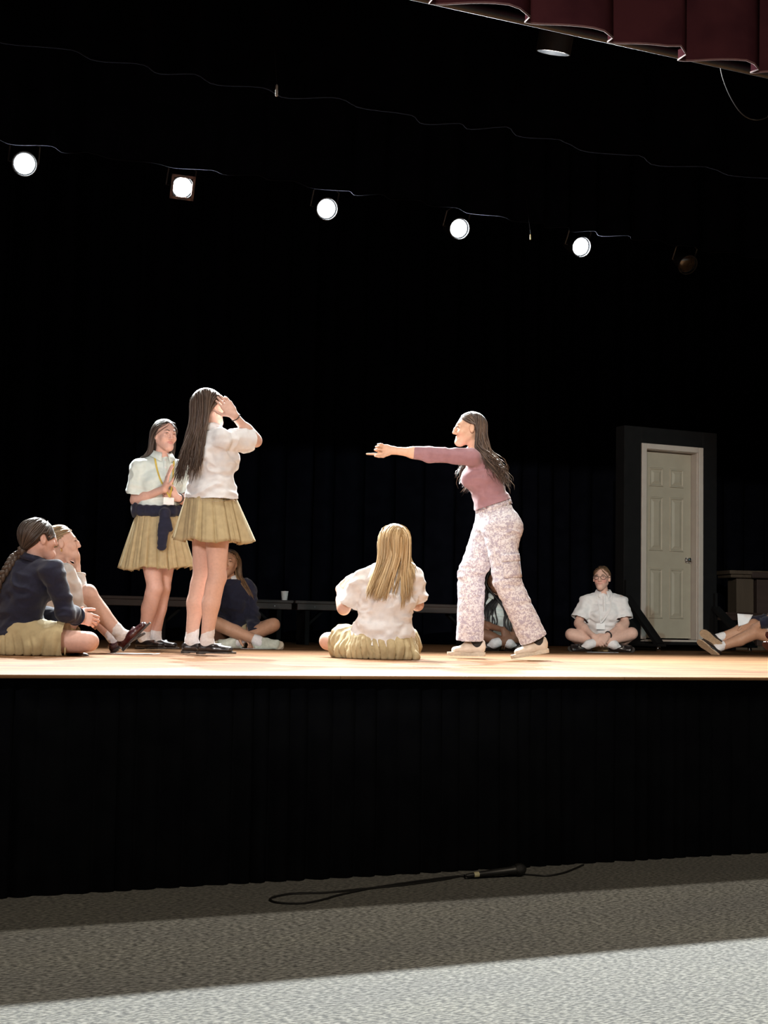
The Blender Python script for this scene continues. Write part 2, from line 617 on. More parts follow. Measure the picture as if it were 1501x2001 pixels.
f_ = [(i, i + 1, nh + i + 1, nh + i) for i in range(nh - 1)]
hb = link('hem_band', new_mesh('hem_band', v_, f_), mat('burgundy_hem', (.055, .020, .020), .85, (.042, .015, .016), 20), val)
mdh = hb.modifiers.new('cloth_thickness', 'SOLIDIFY')
mdh.thickness = .006
sk, _ = curtain('stage_skirt', -3.6, 12, .15, .002, HS - .016, .085, .016, M['skirtcloth'], 'black gathered cloth skirt covering the stage front', 'curtain', nz=10, hem=.006, seed=21, gather=.35, cols=8)

# lighting pipes
def pipe(y, z, x0, x1, label):
    o = MB().lathe([(0, .024), (x1 - x0, .024)], (x0, y, z), (1, 0, 0), 12).build('lighting_pipe', M['blackmetal'], smooth=True)
    return tag(o, label, 'pipe')
pipe(6.95, 5.22, -2, 15, 'black lighting pipe that carries the lit upstage lamps')
pipe(2.05, 5.02, -2, 13, 'black lighting pipe behind the burgundy valance')
pipe(.64, 4.00, 1.5, 10, 'thin dark batten showing under the hem of the burgundy valance')

def lantern(x, y, z, aim, lit, label, gel=False, hood=.035, lamp_aim=None, power=0.0, group=None, pz=None, col=(.93, .98, .97), cone=96):
    """parabolic can: body, lens, rim, yoke, clamp"""
    p = np.array([x, y, z])
    a = unit(np.asarray(aim) - p)
    t = empty('stage_light', (x, y, z))
    tag(t, label, 'stage light', group)
    prof = [(-.30, .035), (-.29, .06), (-.22, .075), (-.14, .088), (-.05, .098), (-.01, .102), (.0, .102)]
    MB().lathe(prof, (0, 0, 0), a, 24).build('can', M['blackmetal'], t, smooth=True)
    MB().lathe([(.0, .108), (.0, .100), (hood, .100), (hood, .108), (.0, .108)], (0, 0, 0), a, 24, cap=False).build('rim', M['blackmetal'], t, smooth=True)
    lens_prof = [(.006, .086), (.016, .07), (.022, .045), (.024, .004)]
    MB().lathe(lens_prof, (0, 0, 0), a, 24).build('lens', M['lens'] if lit else M['glass'], t, smooth=True)
    sd = unit(np.cross(a, (0, 0, 1)))
    top = np.array([0, 0, (pz or z + .3) - z])
    y1 = MB()
    y1.tube([-a * .1 + sd * .100, -a * .1 + sd * .125, top * .55 + sd * .125, top * .74 + sd * .05, top * .74 - sd * .05, top * .55 - sd * .125, -a * .1 - sd * .125, -a * .1 - sd * .100], .008, 6)
    y1.build('yoke', M['blackmetal'], t)
    MB().box(top + (-.03, -.03, -.09), top + (.03, .03, .035), .006).build('clamp', M['blackmetal'], t)
    if gel:
        up = np.cross(sd, a)
        g = MB()
        for s1, s2 in ((1, 0), (-1, 0), (0, 1), (0, -1)):
            c = a * .03 + (sd * s1 + up * s2) * .096
            g.obox(c, sd, up, a, .108 if s2 else .012, .108 if s1 else .012, .004)
        g.build('gel_frame', M['amber'], t)
    if lit:
        l = spot('lamp', (x + a[0] * (hood + .015), y + a[1] * (hood + .015), z + a[2] * (hood + .015)), lamp_aim or aim, power, cone, 1.0, col, .085)
        l.parent = t
        l.location = a * (hood + .015)
    return t

M['glass'] = mat('dark_lens_glass', (.05, .035, .02), .08, (.04, .03, .02), 20, spec=.8, coat=.5)
LX = [2.03, 3.43, 4.83, 6.23, 7.63]
order = ['leftmost lit stage light of the row, with the widest glare', 'second lit stage light from the left, in an amber gel frame',
         'middle of the five lit stage lights', 'fourth lit stage light from the left', 'rightmost lit stage light of the row']
for i, x in enumerate(LX):
    lantern(x, 6.93, 4.925, (x - .75, -4.5, .4), True, order[i], gel=(i == 1), power=BACK_POWER, group='upstage lamp row', pz=5.22)
lantern(8.95, 6.93, 4.91, (8.2, 0.5, .3), False, 'unlit dark stage light at the right end of the lamp row', group='upstage lamp row', pz=5.22)
# apron row
lantern(4.42, 2.1, 4.70, (4.36, 3.35, HS), True, 'black stage light hanging under the burgundy valance, pointing down', power=MID_POWER, pz=5.02, cone=124, hood=.12, lamp_aim=(4.3, -.6, 0), col=(1.0, .92, .80))
for x, lb in ((.9, 'black stage light over the left part of the stage front, above the picture'), (2.65, 'black stage light over the middle of the stage front, above the picture')):
    lantern(x, 2.1, 4.72, (x, 2.0, HS), True, lb, power=MID_POWER, pz=5.02, cone=124, lamp_aim=(x, -.6, 0), col=(1.0, .92, .80), group='apron lamps above the picture')

# loose cable under the valance, little cord weights on the border
pts = [on_plane(px, py, 1, .9) for px, py in ((1405, 110), (1412, 150), (1428, 190), (1450, 222), (1475, 234), (1501, 228), (1530, 205), (1550, 160), (1556, 120))]
tag(MB().tube(spline(pts, 40), .0035, 6).build('hanging_cable', M['cable'], smooth=True), 'thin dark cable looping down below the burgundy valance', 'cable')
for px, py, yy, ln, m_, lb in ((541, 165, 3.1, .075, 'trimwhite', 'small pale rod hanging below the hem of the front black border'), (1037, 458, 6.35, .05, 'gold', 'tiny brass weight hanging below the border by the lit lamps')):
    q = on_plane(px, py, 1, yy)
    o = MB().lathe([(0, .004), (-.01, .008), (-ln, .008), (-ln - .004, .004)], q, (0, 0, 1), 10).build('cord_weight', M[m_], smooth=True)
    tag(o, lb, 'weight')
    ct = MB().tube([q, q + (0, .1, .40), q + (0, .22, .42)], .002, 5).build('cord', M['cable'], o)

# ------------------------------------------------------------------ benches, cup, lectern
def bench(x0, x1, y, label):
    t = empty('bench', ((x0 + x1) / 2, y, HS))
    tag(t, label, 'bench')
    h = (x1 - x0) / 2
    MB().box((-h, -.15, .405), (h, .15, .435), .006).build('seat', M['darkwood'], t)
    MB().box((-h + .02, -.152, .345), (h - .02, -.130, .404), .004).build('apron', M['darkwood'], t)
    MB().box((-h + .02, .130, .345), (h - .02, .152, .404), .004).build('apron', M['darkwood'], t)
    n = max(2, int(round((x1 - x0) / 1.35)) + 1)
    for i in range(n):
        x = -h + .14 + (2 * h - .28) * i / (n - 1)
        MB().box((x - .025, -.12, .0), (x + .025, .12, .344), .005).build('leg', M['flatblack'], t)
        for s in ((1,) if i == 0 else (-1,) if i == n - 1 else (-1, 1)):
            b = MB().obox((x + s * .10, 0, .25), unit((s * .75, 0, .66)), (0, 1, 0), unit((-s * .66, 0, .75)), .13, .03, .012)
            b.build('brace', M['flatblack'], t)
    for i in range(n):
        x = -h + .2 + (2 * h - .4) * i / (n - 1)
        MB().lathe([(0, .006), (.004, .004)], (x, -.152, .375), (0, -1, 0), 8).build('bolt', M['chrome'], t)
    return t
bench(2.35, 4.95, 8.0, 'long low dark bench behind the two standing people')
bench(4.97, 7.05, 8.0, 'long low dark bench behind the pointing person')
bench(10.22, 12.1, 8.05, 'dark bench at the right behind the person holding papers')
cq = on_plane(556, 1172, 1, 7.98)
cup = MB().lathe([(0, .025), (.003, .027), (.085, .037), (.09, .039), (.09, .036), (.085, .035), (.006, .025)], (0, 0, 0), (0, 0, 1), 24)
tag(cup.build('paper_cup', M['cup'], smooth=True, loc=(cq[0], 7.98, HS + .4355)), 'small white paper cup standing on the dark bench', 'cup')

lt = empty('lectern', (11.05, 8.6, HS), math.radians(-14))
tag(lt, 'brown wooden lectern at the right edge behind the bench', 'lectern')
MB().box((-.30, -.22, 0), (.30, .22, .05), .006).build('base', M['lectern'], lt)
MB().box((-.17, -.13, .05), (.05, .13, .86), .006).build('column', M['lectern'], lt)
MB().box((.09, -.13, .05), (.24, .13, .86), .006).build('column', M['darkwood'], lt)
tp = MB()
tp.box((-.30, -.23, .90), (.36, .23, .945), .006)
tp.build('top', M['lectern'], lt)
MB().box((-.27, -.2, .86), (.33, .2, .899), .01).build('cornice', M['lectern'], lt)
MB().box((-.02, -.24, .86), (.36, -.2, .93), .01).build('lip', M['darkwood'], lt)

# ------------------------------------------------------------------ door flat on casters
DY = 7.0
df = empty('door_unit', (8.80, DY, HS))
tag(df, 'freestanding stage door unit with a cream six panel door in a black frame', 'door')
def dbox(name, lo, hi, m_, parent=df, bev=.004, origin=(8.80, DY, HS)):
    lo = np.subtract(lo, origin)
    hi = np.subtract(hi, origin)
    return MB().box(lo, hi, bev).build(name, m_, parent)
ZB, ZT = HS + .07, 3.135
dbox('stile', (8.215, DY - .02, ZB), (8.425, DY + .14, ZT), M['flatblack'])
dbox('stile', (9.20, DY - .02, ZB), (9.385, DY + .14, ZT), M['flatblack'])
dbox('header', (8.425, DY - .02, 2.965), (9.20, DY + .14, ZT), M['flatblack'])
dbox('plinth', (8.22, DY - .015, ZB - .005), (9.38, DY + .14, .915), M['flatblack'])
dbox('casing', (8.425, DY - .035, .94), (8.485, DY - .012, 2.965), M['trimwhite'])
dbox('casing', (9.140, DY - .035, .94), (9.20, DY - .012, 2.965), M['trimwhite'])
dbox('casing', (8.486, DY - .034, 2.91), (9.139, DY - .012, 2.965), M['trimwhite'])
dbox('jamb', (8.470, DY - .012, .94), (8.492, DY + .135, 2.93), M['trimwhite'])
dbox('jamb', (9.132, DY - .012, .94), (9.154, DY + .135, 2.93), M['trimwhite'])
dbox('jamb', (8.492, DY - .012, 2.905), (9.132, DY + .135, 2.93), M['trimwhite'])
dbox('sill', (8.47, DY - .03, .917), (9.16, DY + .13, .937), M['trimwhite'])
LX0, LX1, LZ0, LZ1, LYF = 8.496, 9.128, .952, 2.90, DY + .085
leaf = dbox('door_leaf', (LX0, LYF, LZ0), (LX1, LYF + .036, LZ1), M['doorwhite'], bev=.002)
rows = [(1.155, 1.68), (1.86, 2.43), (2.535, 2.735)]
colsx = [(LX0 + .095, LX0 + .275), (LX1 - .275, LX1 - .095)]
for (z0, z1) in rows:
    for (x0, x1) in colsx:
        m_ = MB()
        o = np.array((8.80, DY, HS))
        def P4(i, dy):
            return [np.array((x0 + i, LYF - dy, z0 + i)) - o, np.array((x1 - i, LYF - dy, z0 + i)) - o,
                    np.array((x1 - i, LYF - dy, z1 - i)) - o, np.array((x0 + i, LYF - dy, z1 - i)) - o]
        rings = [P4(0, .0005), P4(.006, .009), P4(.016, .009), P4(.024, .001), P4(.03, .001), P4(.058, .010)]
        v = [p for r_ in rings for p in r_]
        f = [(a * 4 + i, a * 4 + (i + 1) % 4, a * 4 + 4 + (i + 1) % 4, a * 4 + 4 + i) for a in range(5) for i in range(4)] + [(20, 21, 22, 23)]
        m_.add(v, f)
        m_.build('panel', M['doorwhite'], leaf)
kn = MB()
kc = np.array((LX1 - .055, LYF, 1.775)) - np.array((8.80, DY, HS))
kn.lathe([(0, .030), (.006, .030), (.008, .012), (.035, .012), (.04, .024), (.055, .028), (.066, .022), (.07, .004)], kc, (0, -1, 0), 18)
kn.build('knob', M['chrome'], leaf, smooth=True)
MB().box(kc + (.03, -.004, -.03), kc + (.062, .0, .03), .002).build('latch_plate', M['chrome'], leaf)
for bx, tall in ((8.235, .55), (9.35, .46)):
    c0 = np.array((8.80, DY, HS))
    MB().obox(np.array((bx, DY - .04, HS + .07 + tall * .62)) - c0, (1, 0, 0), (0, 1, 0), (0, 0, 1), .016, .018, tall * .56).build('upright', M['flatblack'], df)
    a = np.array((bx, DY - .04, HS + tall))
    b = np.array((bx, DY - .62, HS + .075))
    dr = unit(b - a)
    MB().obox((a + b) / 2 - c0, (1, 0, 0), dr, np.cross((1, 0, 0), dr), .045, np.linalg.norm(b - a) / 2, .02).build('brace', M['flatblack'], df)
    MB().obox(np.array((bx, DY - .30, HS + .066)) - c0, (1, 0, 0), (0, 1, 0), (0, 0, 1), .05, .36, .012).build('foot_board', M['flatblack'], df)
    for cy in (DY - .60, DY + .08):
        cc = np.array((bx, cy, HS)) - c0
        w = MB().lathe([(-.011, .018), (-.009, .024), (.009, .024), (.011, .018)], cc + (0, 0, .024), (1, 0, 0), 16).build('caster', M['chrome'], df, smooth=True)
        MB().box(cc + (-.018, -.014, .028), cc + (.018, .014, .054), .003).build('fork', M['chrome'], w)

# ------------------------------------------------------------------ papers on the stage
def sheet(px, py, w, d, rz, label, group='loose white papers'):
    q = on_plane(px, py, 2, HS)
    n = 8
    v, f = [], []
    for j in range(n + 1):
        for i in range(n + 1):
            x, y = (i / n - .5) * w, (j / n - .5) * d
            v.append((x, y, .0012 + .004 * max(0, math.sin(i * 1.1 + j * .6)) * (i / n) ** 2))
    f = [(j * (n + 1) + i, j * (n + 1) + i + 1, (j + 1) * (n + 1) + i + 1, (j + 1) * (n + 1) + i) for j in range(n) for i in range(n)]
    o = link('paper_sheet', new_mesh('paper_sheet', v, f), M['paper'])
    md = o.modifiers.new('sheet_thickness', 'SOLIDIFY')
    md.thickness = .0006
    md.offset = 1
    o.location = (q[0], q[1], HS)
    o.rotation_euler = (0, 0, rz)
    return tag(o, label, 'paper', group)
sheet(262, 1277.5, .28, .216, -.5, 'white paper lying on the stage under the crossed burgundy loafers')
sheet(505, 1268, .28, .216, -.3, 'white paper lying on the stage before the person in pale sneakers')
sheet(1178, 1275.3, .28, .216, -.6, 'white paper lying on the stage before the person in glasses')

# ------------------------------------------------------------------ microphone and cable on the carpet
def fl_pt(px, py, z):
    return on_plane(px, py, 2, z)
mt_ = empty('microphone', tuple(fl_pt(960, 1706, .0)))
tag(mt_, 'black handheld microphone lying on the carpet against the stage skirt', 'microphone')
m0 = np.array(mt_.location)
a = fl_pt(931, 1709, .018)
b = fl_pt(990, 1702, .026)
ax = unit(b - a)
L = .165
MB().lathe([(0, .009), (.004, .011), (.02, .011), (.05, .0125), (L, .0165), (L + .005, .019), (L + .012, .019)], a - m0, ax, 18).build('handle', M['blackmetal'], mt_, smooth=True)
MB().lathe([(.012, .0205), (.022, .0255), (.034, .026), (.05, .022), (.06, .012), (.063, .003)], a - m0 + ax * L, ax, 18).build('grille', mat('mic_grille', (.02, .02, .022), .4, (.05, .05, .05), 300, .6, 500, metal=.6), mt_, smooth=True)
MB().lathe([(-.012, .0102), (-.002, .0112), (.008, .0114), (.010, .0112)], a - m0, ax, 18).build('band', mat('pale_band', (.62, .58, .36), .5), mt_, smooth=True)
MB().lathe([(-.045, .006), (-.03, .009), (-.012, .0095)], a - m0, ax, 14).build('connector', M['cable'], mt_, smooth=True)
cpts = [a - ax * .045] + [fl_pt(px, py, .0045) for px, py in ((905, 1711), (870, 1718), (800, 1728), (720, 1736), (640, 1744), (575, 1746), (538, 1752), (528, 1758), (545, 1764), (590, 1765), (630, 1758), (670, 1747), (740, 1733), (800, 1724), (860, 1716), (900, 1712), (930, 1713))]
cpts += [fl_pt(px, py, .0045) for px, py in ((990, 1706.5), (1035, 1709), (1070, 1711), (1100, 1706), (1122, 1698), (1140, 1690))]
tag(MB().tube(spline(cpts, 150), .0042, 6).build('microphone_cable', M['cable'], smooth=True), 'thin black microphone cable looping across the carpet', 'cable')

# ------------------------------------------------------------------ solid modelling with distance fields
class Prim:
    __slots__ = ('f', 'lo', 'hi')
    def __init__(s, f, lo, hi):
        s.f, s.lo, s.hi = f, np.asarray(lo, float), np.asarray(hi, float)

def rc(a, b, ra, rb, flat_b=False, flat_a=False):
    """tapered round limb from a to b"""
    a = np.asarray(a, float)
    b = np.asarray(b, float)
    ab = b - a
    L = np.linalg.norm(ab) + 1e-9
    n = ab / L
    def f(x, y, z):
        X, Y, Z = x - a[0], y - a[1], z - a[2]
        t0 = (X * n[0] + Y * n[1] + Z * n[2])
        t = np.clip(t0, 0, L)
        X = X - n[0] * t
        Y = Y - n[1] * t
        Z = Z - n[2] * t
        d = np.sqrt(X * X + Y * Y + Z * Z) - (ra + (rb - ra) * t / L)
        if flat_b:
            d = np.maximum(d, t0 - L)
        if flat_a:
            d = np.maximum(d, -t0)
        return d
    m = max(ra, rb)
    return Prim(f, np.minimum(a - ra, b - rb), np.maximum(a + ra, b + rb))

def ec(a, b, A, B, side, flat_a=False, flat_b=False):
    """limb with oval section: A, B = (half width along side, half depth)"""
    a = np.asarray(a, float)
    b = np.asarray(b, float)
    ab = b - a
    L = np.linalg.norm(ab) + 1e-9
    n = ab / L
    U = unit(np.asarray(side, float) - n * np.dot(n, side))
    V = np.cross(n, U)
    def f(x, y, z):
        X, Y, Z = x - a[0], y - a[1], z - a[2]
        t0 = X * n[0] + Y * n[1] + Z * n[2]
        t = np.clip(t0, 0, L)
        s = t / L
        w = t0 - t
        u = X * U[0] + Y * U[1] + Z * U[2]
        v = X * V[0] + Y * V[1] + Z * V[2]
        W = A[0] + (B[0] - A[0]) * s
        D = A[1] + (B[1] - A[1]) * s
        m = np.minimum(W, D)
        u, v, w = u / W, v / D, w / m
        k0 = np.sqrt(u * u + v * v + w * w)
        k1 = np.sqrt((u / W) ** 2 + (v / D) ** 2 + (w / m) ** 2) + 1e-6
        d = k0 * (k0 - 1) / k1
        d = np.where(k0 < .05, -m, d)
        if flat_b:
            d = np.maximum(d, t0 - L)
        if flat_a:
            d = np.maximum(d, -t0)
        return d
    ma, mb = max(A), max(B)
    return Prim(f, np.minimum(a - ma, b - mb), np.maximum(a + ma, b + mb))

def el(c, r, Mx=None):
    c = np.asarray(c, float)
    r = np.asarray(r, float)
    Mx = np.eye(3) if Mx is None else np.asarray(Mx, float)
    def f(x, y, z):
        X, Y, Z = x - c[0], y - c[1], z - c[2]
        q = [(X * Mx[0][i] + Y * Mx[1][i] + Z * Mx[2][i]) / r[i] for i in range(3)]
        k0 = np.sqrt(q[0] ** 2 + q[1] ** 2 + q[2] ** 2)
        k1 = np.sqrt((q[0] / r[0]) ** 2 + (q[1] / r[1]) ** 2 + (q[2] / r[2]) ** 2) + 1e-6
        d = k0 * (k0 - 1) / k1
        return np.where(k0 < .05, -r.min(), d)
    m = r.max()
    return Prim(f, c - m, c + m)

def smin(a, b, k):
    h = np.maximum(k - np.abs(a - b), 0) / k
    return np.minimum(a, b) - h * h * k * .25

def eval_ops(ops, pts):
    d = np.full(len(pts), 1.0)
    x, y, z = pts[:, 0], pts[:, 1], pts[:, 2]
    for p, k, sub in ops:
        v = p.f(x, y, z)
        d = -smin(-d, v, k) if sub else smin(d, v, k)
    return d

def field_mesh(ops, h, fine=(), zmin=None, pad=.02, clips=()):
    lo = np.min([p.lo for p, k, s in ops if not s], 0) - pad
    hi = np.max([p.hi for p, k, s in ops if not s], 0) + pad
    if zmin is not None:
        lo[2] = max(lo[2], zmin - 3 * h)
    axs = []
    for i in range(3):
        c = [lo[i]]
        iv = [(f[0][i], f[1][i], f[2]) for f in fine]
        while c[-1] < hi[i]:
            st_ = h
            for a, b, hf in iv:
                if a <= c[-1] <= b:
                    st_ = min(st_, hf)
            c.append(c[-1] + st_)
        axs.append(np.array(c))
    xs, ys, zs = axs
    d = np.full((len(xs), len(ys), len(zs)), 1.0, np.float32)
    for p, k, sub in ops:
        e = k + 2 * h
        sl = []
        for i, c in enumerate(axs):
            i0 = np.searchsorted(c, p.lo[i] - e)
            i1 = np.searchsorted(c, p.hi[i] + e)
            sl.append(slice(max(i0, 0), min(i1 + 1, len(c))))
        x = xs[sl[0]][:, None, None].astype(np.float32)
        y = ys[sl[1]][None, :, None].astype(np.float32)
        z = zs[sl[2]][None, None, :].astype(np.float32)
        v = p.f(x, y, z)
        cur = d[sl[0], sl[1], sl[2]]
        d[sl[0], sl[1], sl[2]] = -smin(-cur, v, k) if sub else smin(cur, v, k)
    for (pt, n) in clips:
        q = (xs[:, None, None] - pt[0]) * n[0] + (ys[None, :, None] - pt[1]) * n[1] + (zs[None, None, :] - pt[2]) * n[2]
        d = np.maximum(d, q.astype(np.float32))
    if zmin is not None:
        d = np.maximum(d, (zmin - zs)[None, None, :].astype(np.float32))
    d[0], d[-1] = 1, 1
    d[:, 0], d[:, -1] = 1, 1
    d[:, :, 0], d[:, :, -1] = 1, 1
    s = d < 0
    S = s.astype(np.uint8)
    cnt = np.zeros(tuple(n - 1 for n in d.shape), np.uint8)
    for i in (0, 1):
        for j in (0, 1):
            for k in (0, 1):
                cnt += S[i:S.shape[0] - 1 + i, j:S.shape[1] - 1 + j, k:S.shape[2] - 1 + k]
    act = (cnt > 0) & (cnt < 8)
    I, J, K = np.nonzero(act)
    vid = np.full(act.shape, -1, np.int32)
    vid[act] = np.arange(len(I), dtype=np.int32)
    cor = [(i, j, k) for i in (0, 1) for j in (0, 1) for k in (0, 1)]
    val = np.stack([d[I + c[0], J + c[1], K + c[2]] for c in cor])
    pos = np.zeros((len(I), 3))
    num = np.zeros(len(I))
    for a in range(8):
        for ax in range(3):
            if cor[a][ax] == 0:
                cb = list(cor[a])
                cb[ax] = 1
                b = cor.index(tuple(cb))
                m = (val[a] < 0) != (val[b] < 0)
                t = np.where(m, val[a] / (val[a] - val[b] + 1e-20), 0)
                q = np.tile(np.array(cor[a], float), (len(I), 1))
                q[:, ax] = t
                pos += np.where(m[:, None], q, 0)
                num += m
    pos /= num[:, None]
    V = np.stack([xs[I] + pos[:, 0] * (xs[I + 1] - xs[I]), ys[J] + pos[:, 1] * (ys[J + 1] - ys[J]), zs[K] + pos[:, 2] * (zs[K + 1] - zs[K])], 1)
    F = []
    for ax in range(3):
        o1, o2 = [(1, 2), (2, 0), (0, 1)][ax]
        sl0 = [slice(1, -1)] * 3
        sl1 = [slice(1, -1)] * 3
        sl0[ax] = slice(0, -1)
        sl1[ax] = slice(1, None)
        a, b = s[tuple(sl0)], s[tuple(sl1)]
        idx = np.argwhere(a != b)
        flip = b[tuple(idx.T)]
        base = idx.copy()
        base[:, o1] += 1
        base[:, o2] += 1
        def cell(d1, d2):
            c = base.copy()
            c[:, o1] += d1
            c[:, o2] += d2
            return vid[c[:, 0], c[:, 1], c[:, 2]]
        q = np.stack([cell(-1, -1), cell(0, -1), cell(0, 0), cell(-1, 0)], 1)
        q[flip] = q[flip][:, ::-1]
        F.append(q)
    F = np.concatenate(F)
    F = F[(F >= 0).all(1)]
    return V, F

def relax(V, F, it=2, w=.5, weight=None):
    e = np.concatenate([F[:, [0, 1]], F[:, [1, 2]], F[:, [2, 3]], F[:, [3, 0]]])
    e = np.concatenate([e, e[:, ::-1]])
    n = len(V)
    cnt = np.bincount(e[:, 0], minlength=n).astype(float)
    cnt[cnt == 0] = 1
    ww = w if weight is None else (w * weight)[:, None]
    for _ in range(it):
        av = np.stack([np.bincount(e[:, 0], weights=V[e[:, 1], i], minlength=n) for i in range(3)], 1) / cnt[:, None]
        V = V + (av - V) * ww
    return V

def normals(V, F):
    fn = np.cross(V[F[:, 2]] - V[F[:, 0]], V[F[:, 3]] - V[F[:, 1]])
    N = np.zeros_like(V)
    for i in range(4):
        for c in range(3):
            N[:, c] += np.bincount(F[:, i], weights=fn[:, c], minlength=len(V))
    return N / (np.linalg.norm(N, axis=1)[:, None] + 1e-12)

def drop_caps(V, F, caps, tol):
    """open the cloth where a sleeve, hem or leg ends"""
    keep = np.ones(len(F), bool)
    V = V.copy()
    for c, n, r in caps:
        c = np.asarray(c, float)
        n = unit(n)
        q = V - c
        t = q @ n
        rad = np.linalg.norm(q - t[:, None] * n, axis=1)
        on = (np.abs(t) < tol) & (rad < r)
        V[on] -= t[on][:, None] * n
        keep &= ~on[F].all(1)
    F = F[keep]
    used = np.unique(F)
    mp = np.full(len(V), -1)
    mp[used] = np.arange(len(used))
    return V[used], mp[F]

def wrinkle(V, F, amp, scale, seed=0.0, ridged=True):
    N = normals(V, F)
    p = V * np.asarray(scale) + seed
    w = noise3(p + np.stack([noise3(V * 9 + 3 + seed)] * 3, 1) * .8)
    w2 = noise3(p * 2.3 + 11)
    d = (1 - np.abs(w) * 2) * .6 + w2 * .4 if ridged else w
    a = amp if np.isscalar(amp) else amp[:, None]
    return V + N * d[:, None] * a

def push_out(P, ops, off, it=4):
    P = P.copy()
    for _ in range(it):
        d = eval_ops(ops, P) - off
        ins = d < 0
        if not ins.any():
            break
        e = .004
        g = np.stack([eval_ops(ops, P + np.eye(3)[i] * e) - (d + off) for i in range(3)], 1)
        g /= np.linalg.norm(g, axis=1)[:, None] + 1e-9
        P[ins] -= g[ins] * d[ins][:, None]
    return P

# ------------------------------------------------------------------ shoes (template meshes, toe along +x, sole at z = 0)
def outline(xs_w):
    up = [(x, w) for x, w in xs_w]
    return up + [(x, -w) for x, w in reversed(up)]
def slab(ol, z0, z1):
    n = len(ol)
    v = [(x, y, z0) for x, y in ol] + [(x, y, z1) for x, y in ol]
    f = [tuple(range(n - 1, -1, -1)), tuple(range(n, 2 * n))] + [(i, (i + 1) % n, n + (i + 1) % n, n + i) for i in range(n)]
    return v, f
SOLE_OL = outline([(-.062, .010), (-.056, .024), (-.04, .032), (-.01, .033), (.03, .031), (.07, .035), (.11, .042), (.145, .041), (.17, .030), (.183, .012)])
def shoe_templates():
    T = {}
    ops = [(ec((-.028, 0, .036), (.05, 0, .036), (.033, .038), (.034, .034), (0, 1, 0)), .02, False),
           (ec((.05, 0, .030), (.142, 0, .028), (.036, .032), (.040, .022), (0, 1, 0)), .03, False),
           (el((.018, 0, .088), (.062, .026, .042)), .012, True)]
    for s in (-1, 1):
        ops.append((rc((.07, .029 * s, .052), (.115, .030 * s, .043), .005, .005), .004, False))
        ops.append((rc((.115, .030 * s, .043), (.148, .016 * s, .042), .005, .005), .004, False))
    ops.append((rc((.148, -.016, .042), (.148, .016, .042), .005, .005), .004, False))
    ops.append((ec((.082, -.033, .040), (.082, 0, .063), (.012, .005), (.012, .005), (1, 0, 0)), .004, False))
    ops.append((ec((.082, 0, .063), (.082, .033, .040), (.012, .005), (.012, .005), (1, 0, 0)), .004, False))
    V, F = field_mesh(ops, .004, zmin=.014)
    T['loafer'] = (relax(V, F, 1), F)
    ops = [(ec((-.025, 0, .048), (.05, 0, .048), (.037, .045), (.039, .04), (0, 1, 0)), .02, False),
           (ec((.05, 0, .042), (.138, 0, .036), (.041, .038), (.044, .024), (0, 1, 0)), .03, False),
           (rc((-.045, 0, .07), (-.048, 0, .092), .02, .014), .02, False),
           (rc((.05, 0, .07), (.03, 0, .098), .028, .018), .025, False),
           (el((-.003, 0, .104), (.036, .025, .034)), .008, True)]
    for i in range(4):
        x, z = .05 + .02 * i, .088 - .011 * i
        ops.append((rc((x, -.024, z - .006), (x + .012, .024, z - .006), .004, .004), .003, False))
        ops.append((rc((x, .024, z - .006), (x + .012, -.024, z - .006), .004, .004), .003, False))
    V, F = field_mesh(ops, .004, zmin=.020)
    T['sneaker'] = (relax(V, F, 1), F)
    return T
SHOES = shoe_templates()

# ------------------------------------------------------------------ figures
class Fig:
    def __init__(s, px, depth, label, group=None):
        z0, z1 = at(px, 1200, depth)[2], at(px, 1300, depth)[2]
        py = 1200 + (z0 - HS) / (z0 - z1) * 100
        s.base = at(px, py, depth)
        s.base[2] = HS
        s.D = depth
        s.e = empty('person', tuple(s.base), -TH)
        tag(s.e, label, 'person', group)
    def P(s, px, py, dd=0.0):
        q = at(px, py, s.D + dd) - s.base
        return np.array([q[0] * math.cos(TH) - q[1] * math.sin(TH), q[0] * math.sin(TH) + q[1] * math.cos(TH), q[2]])

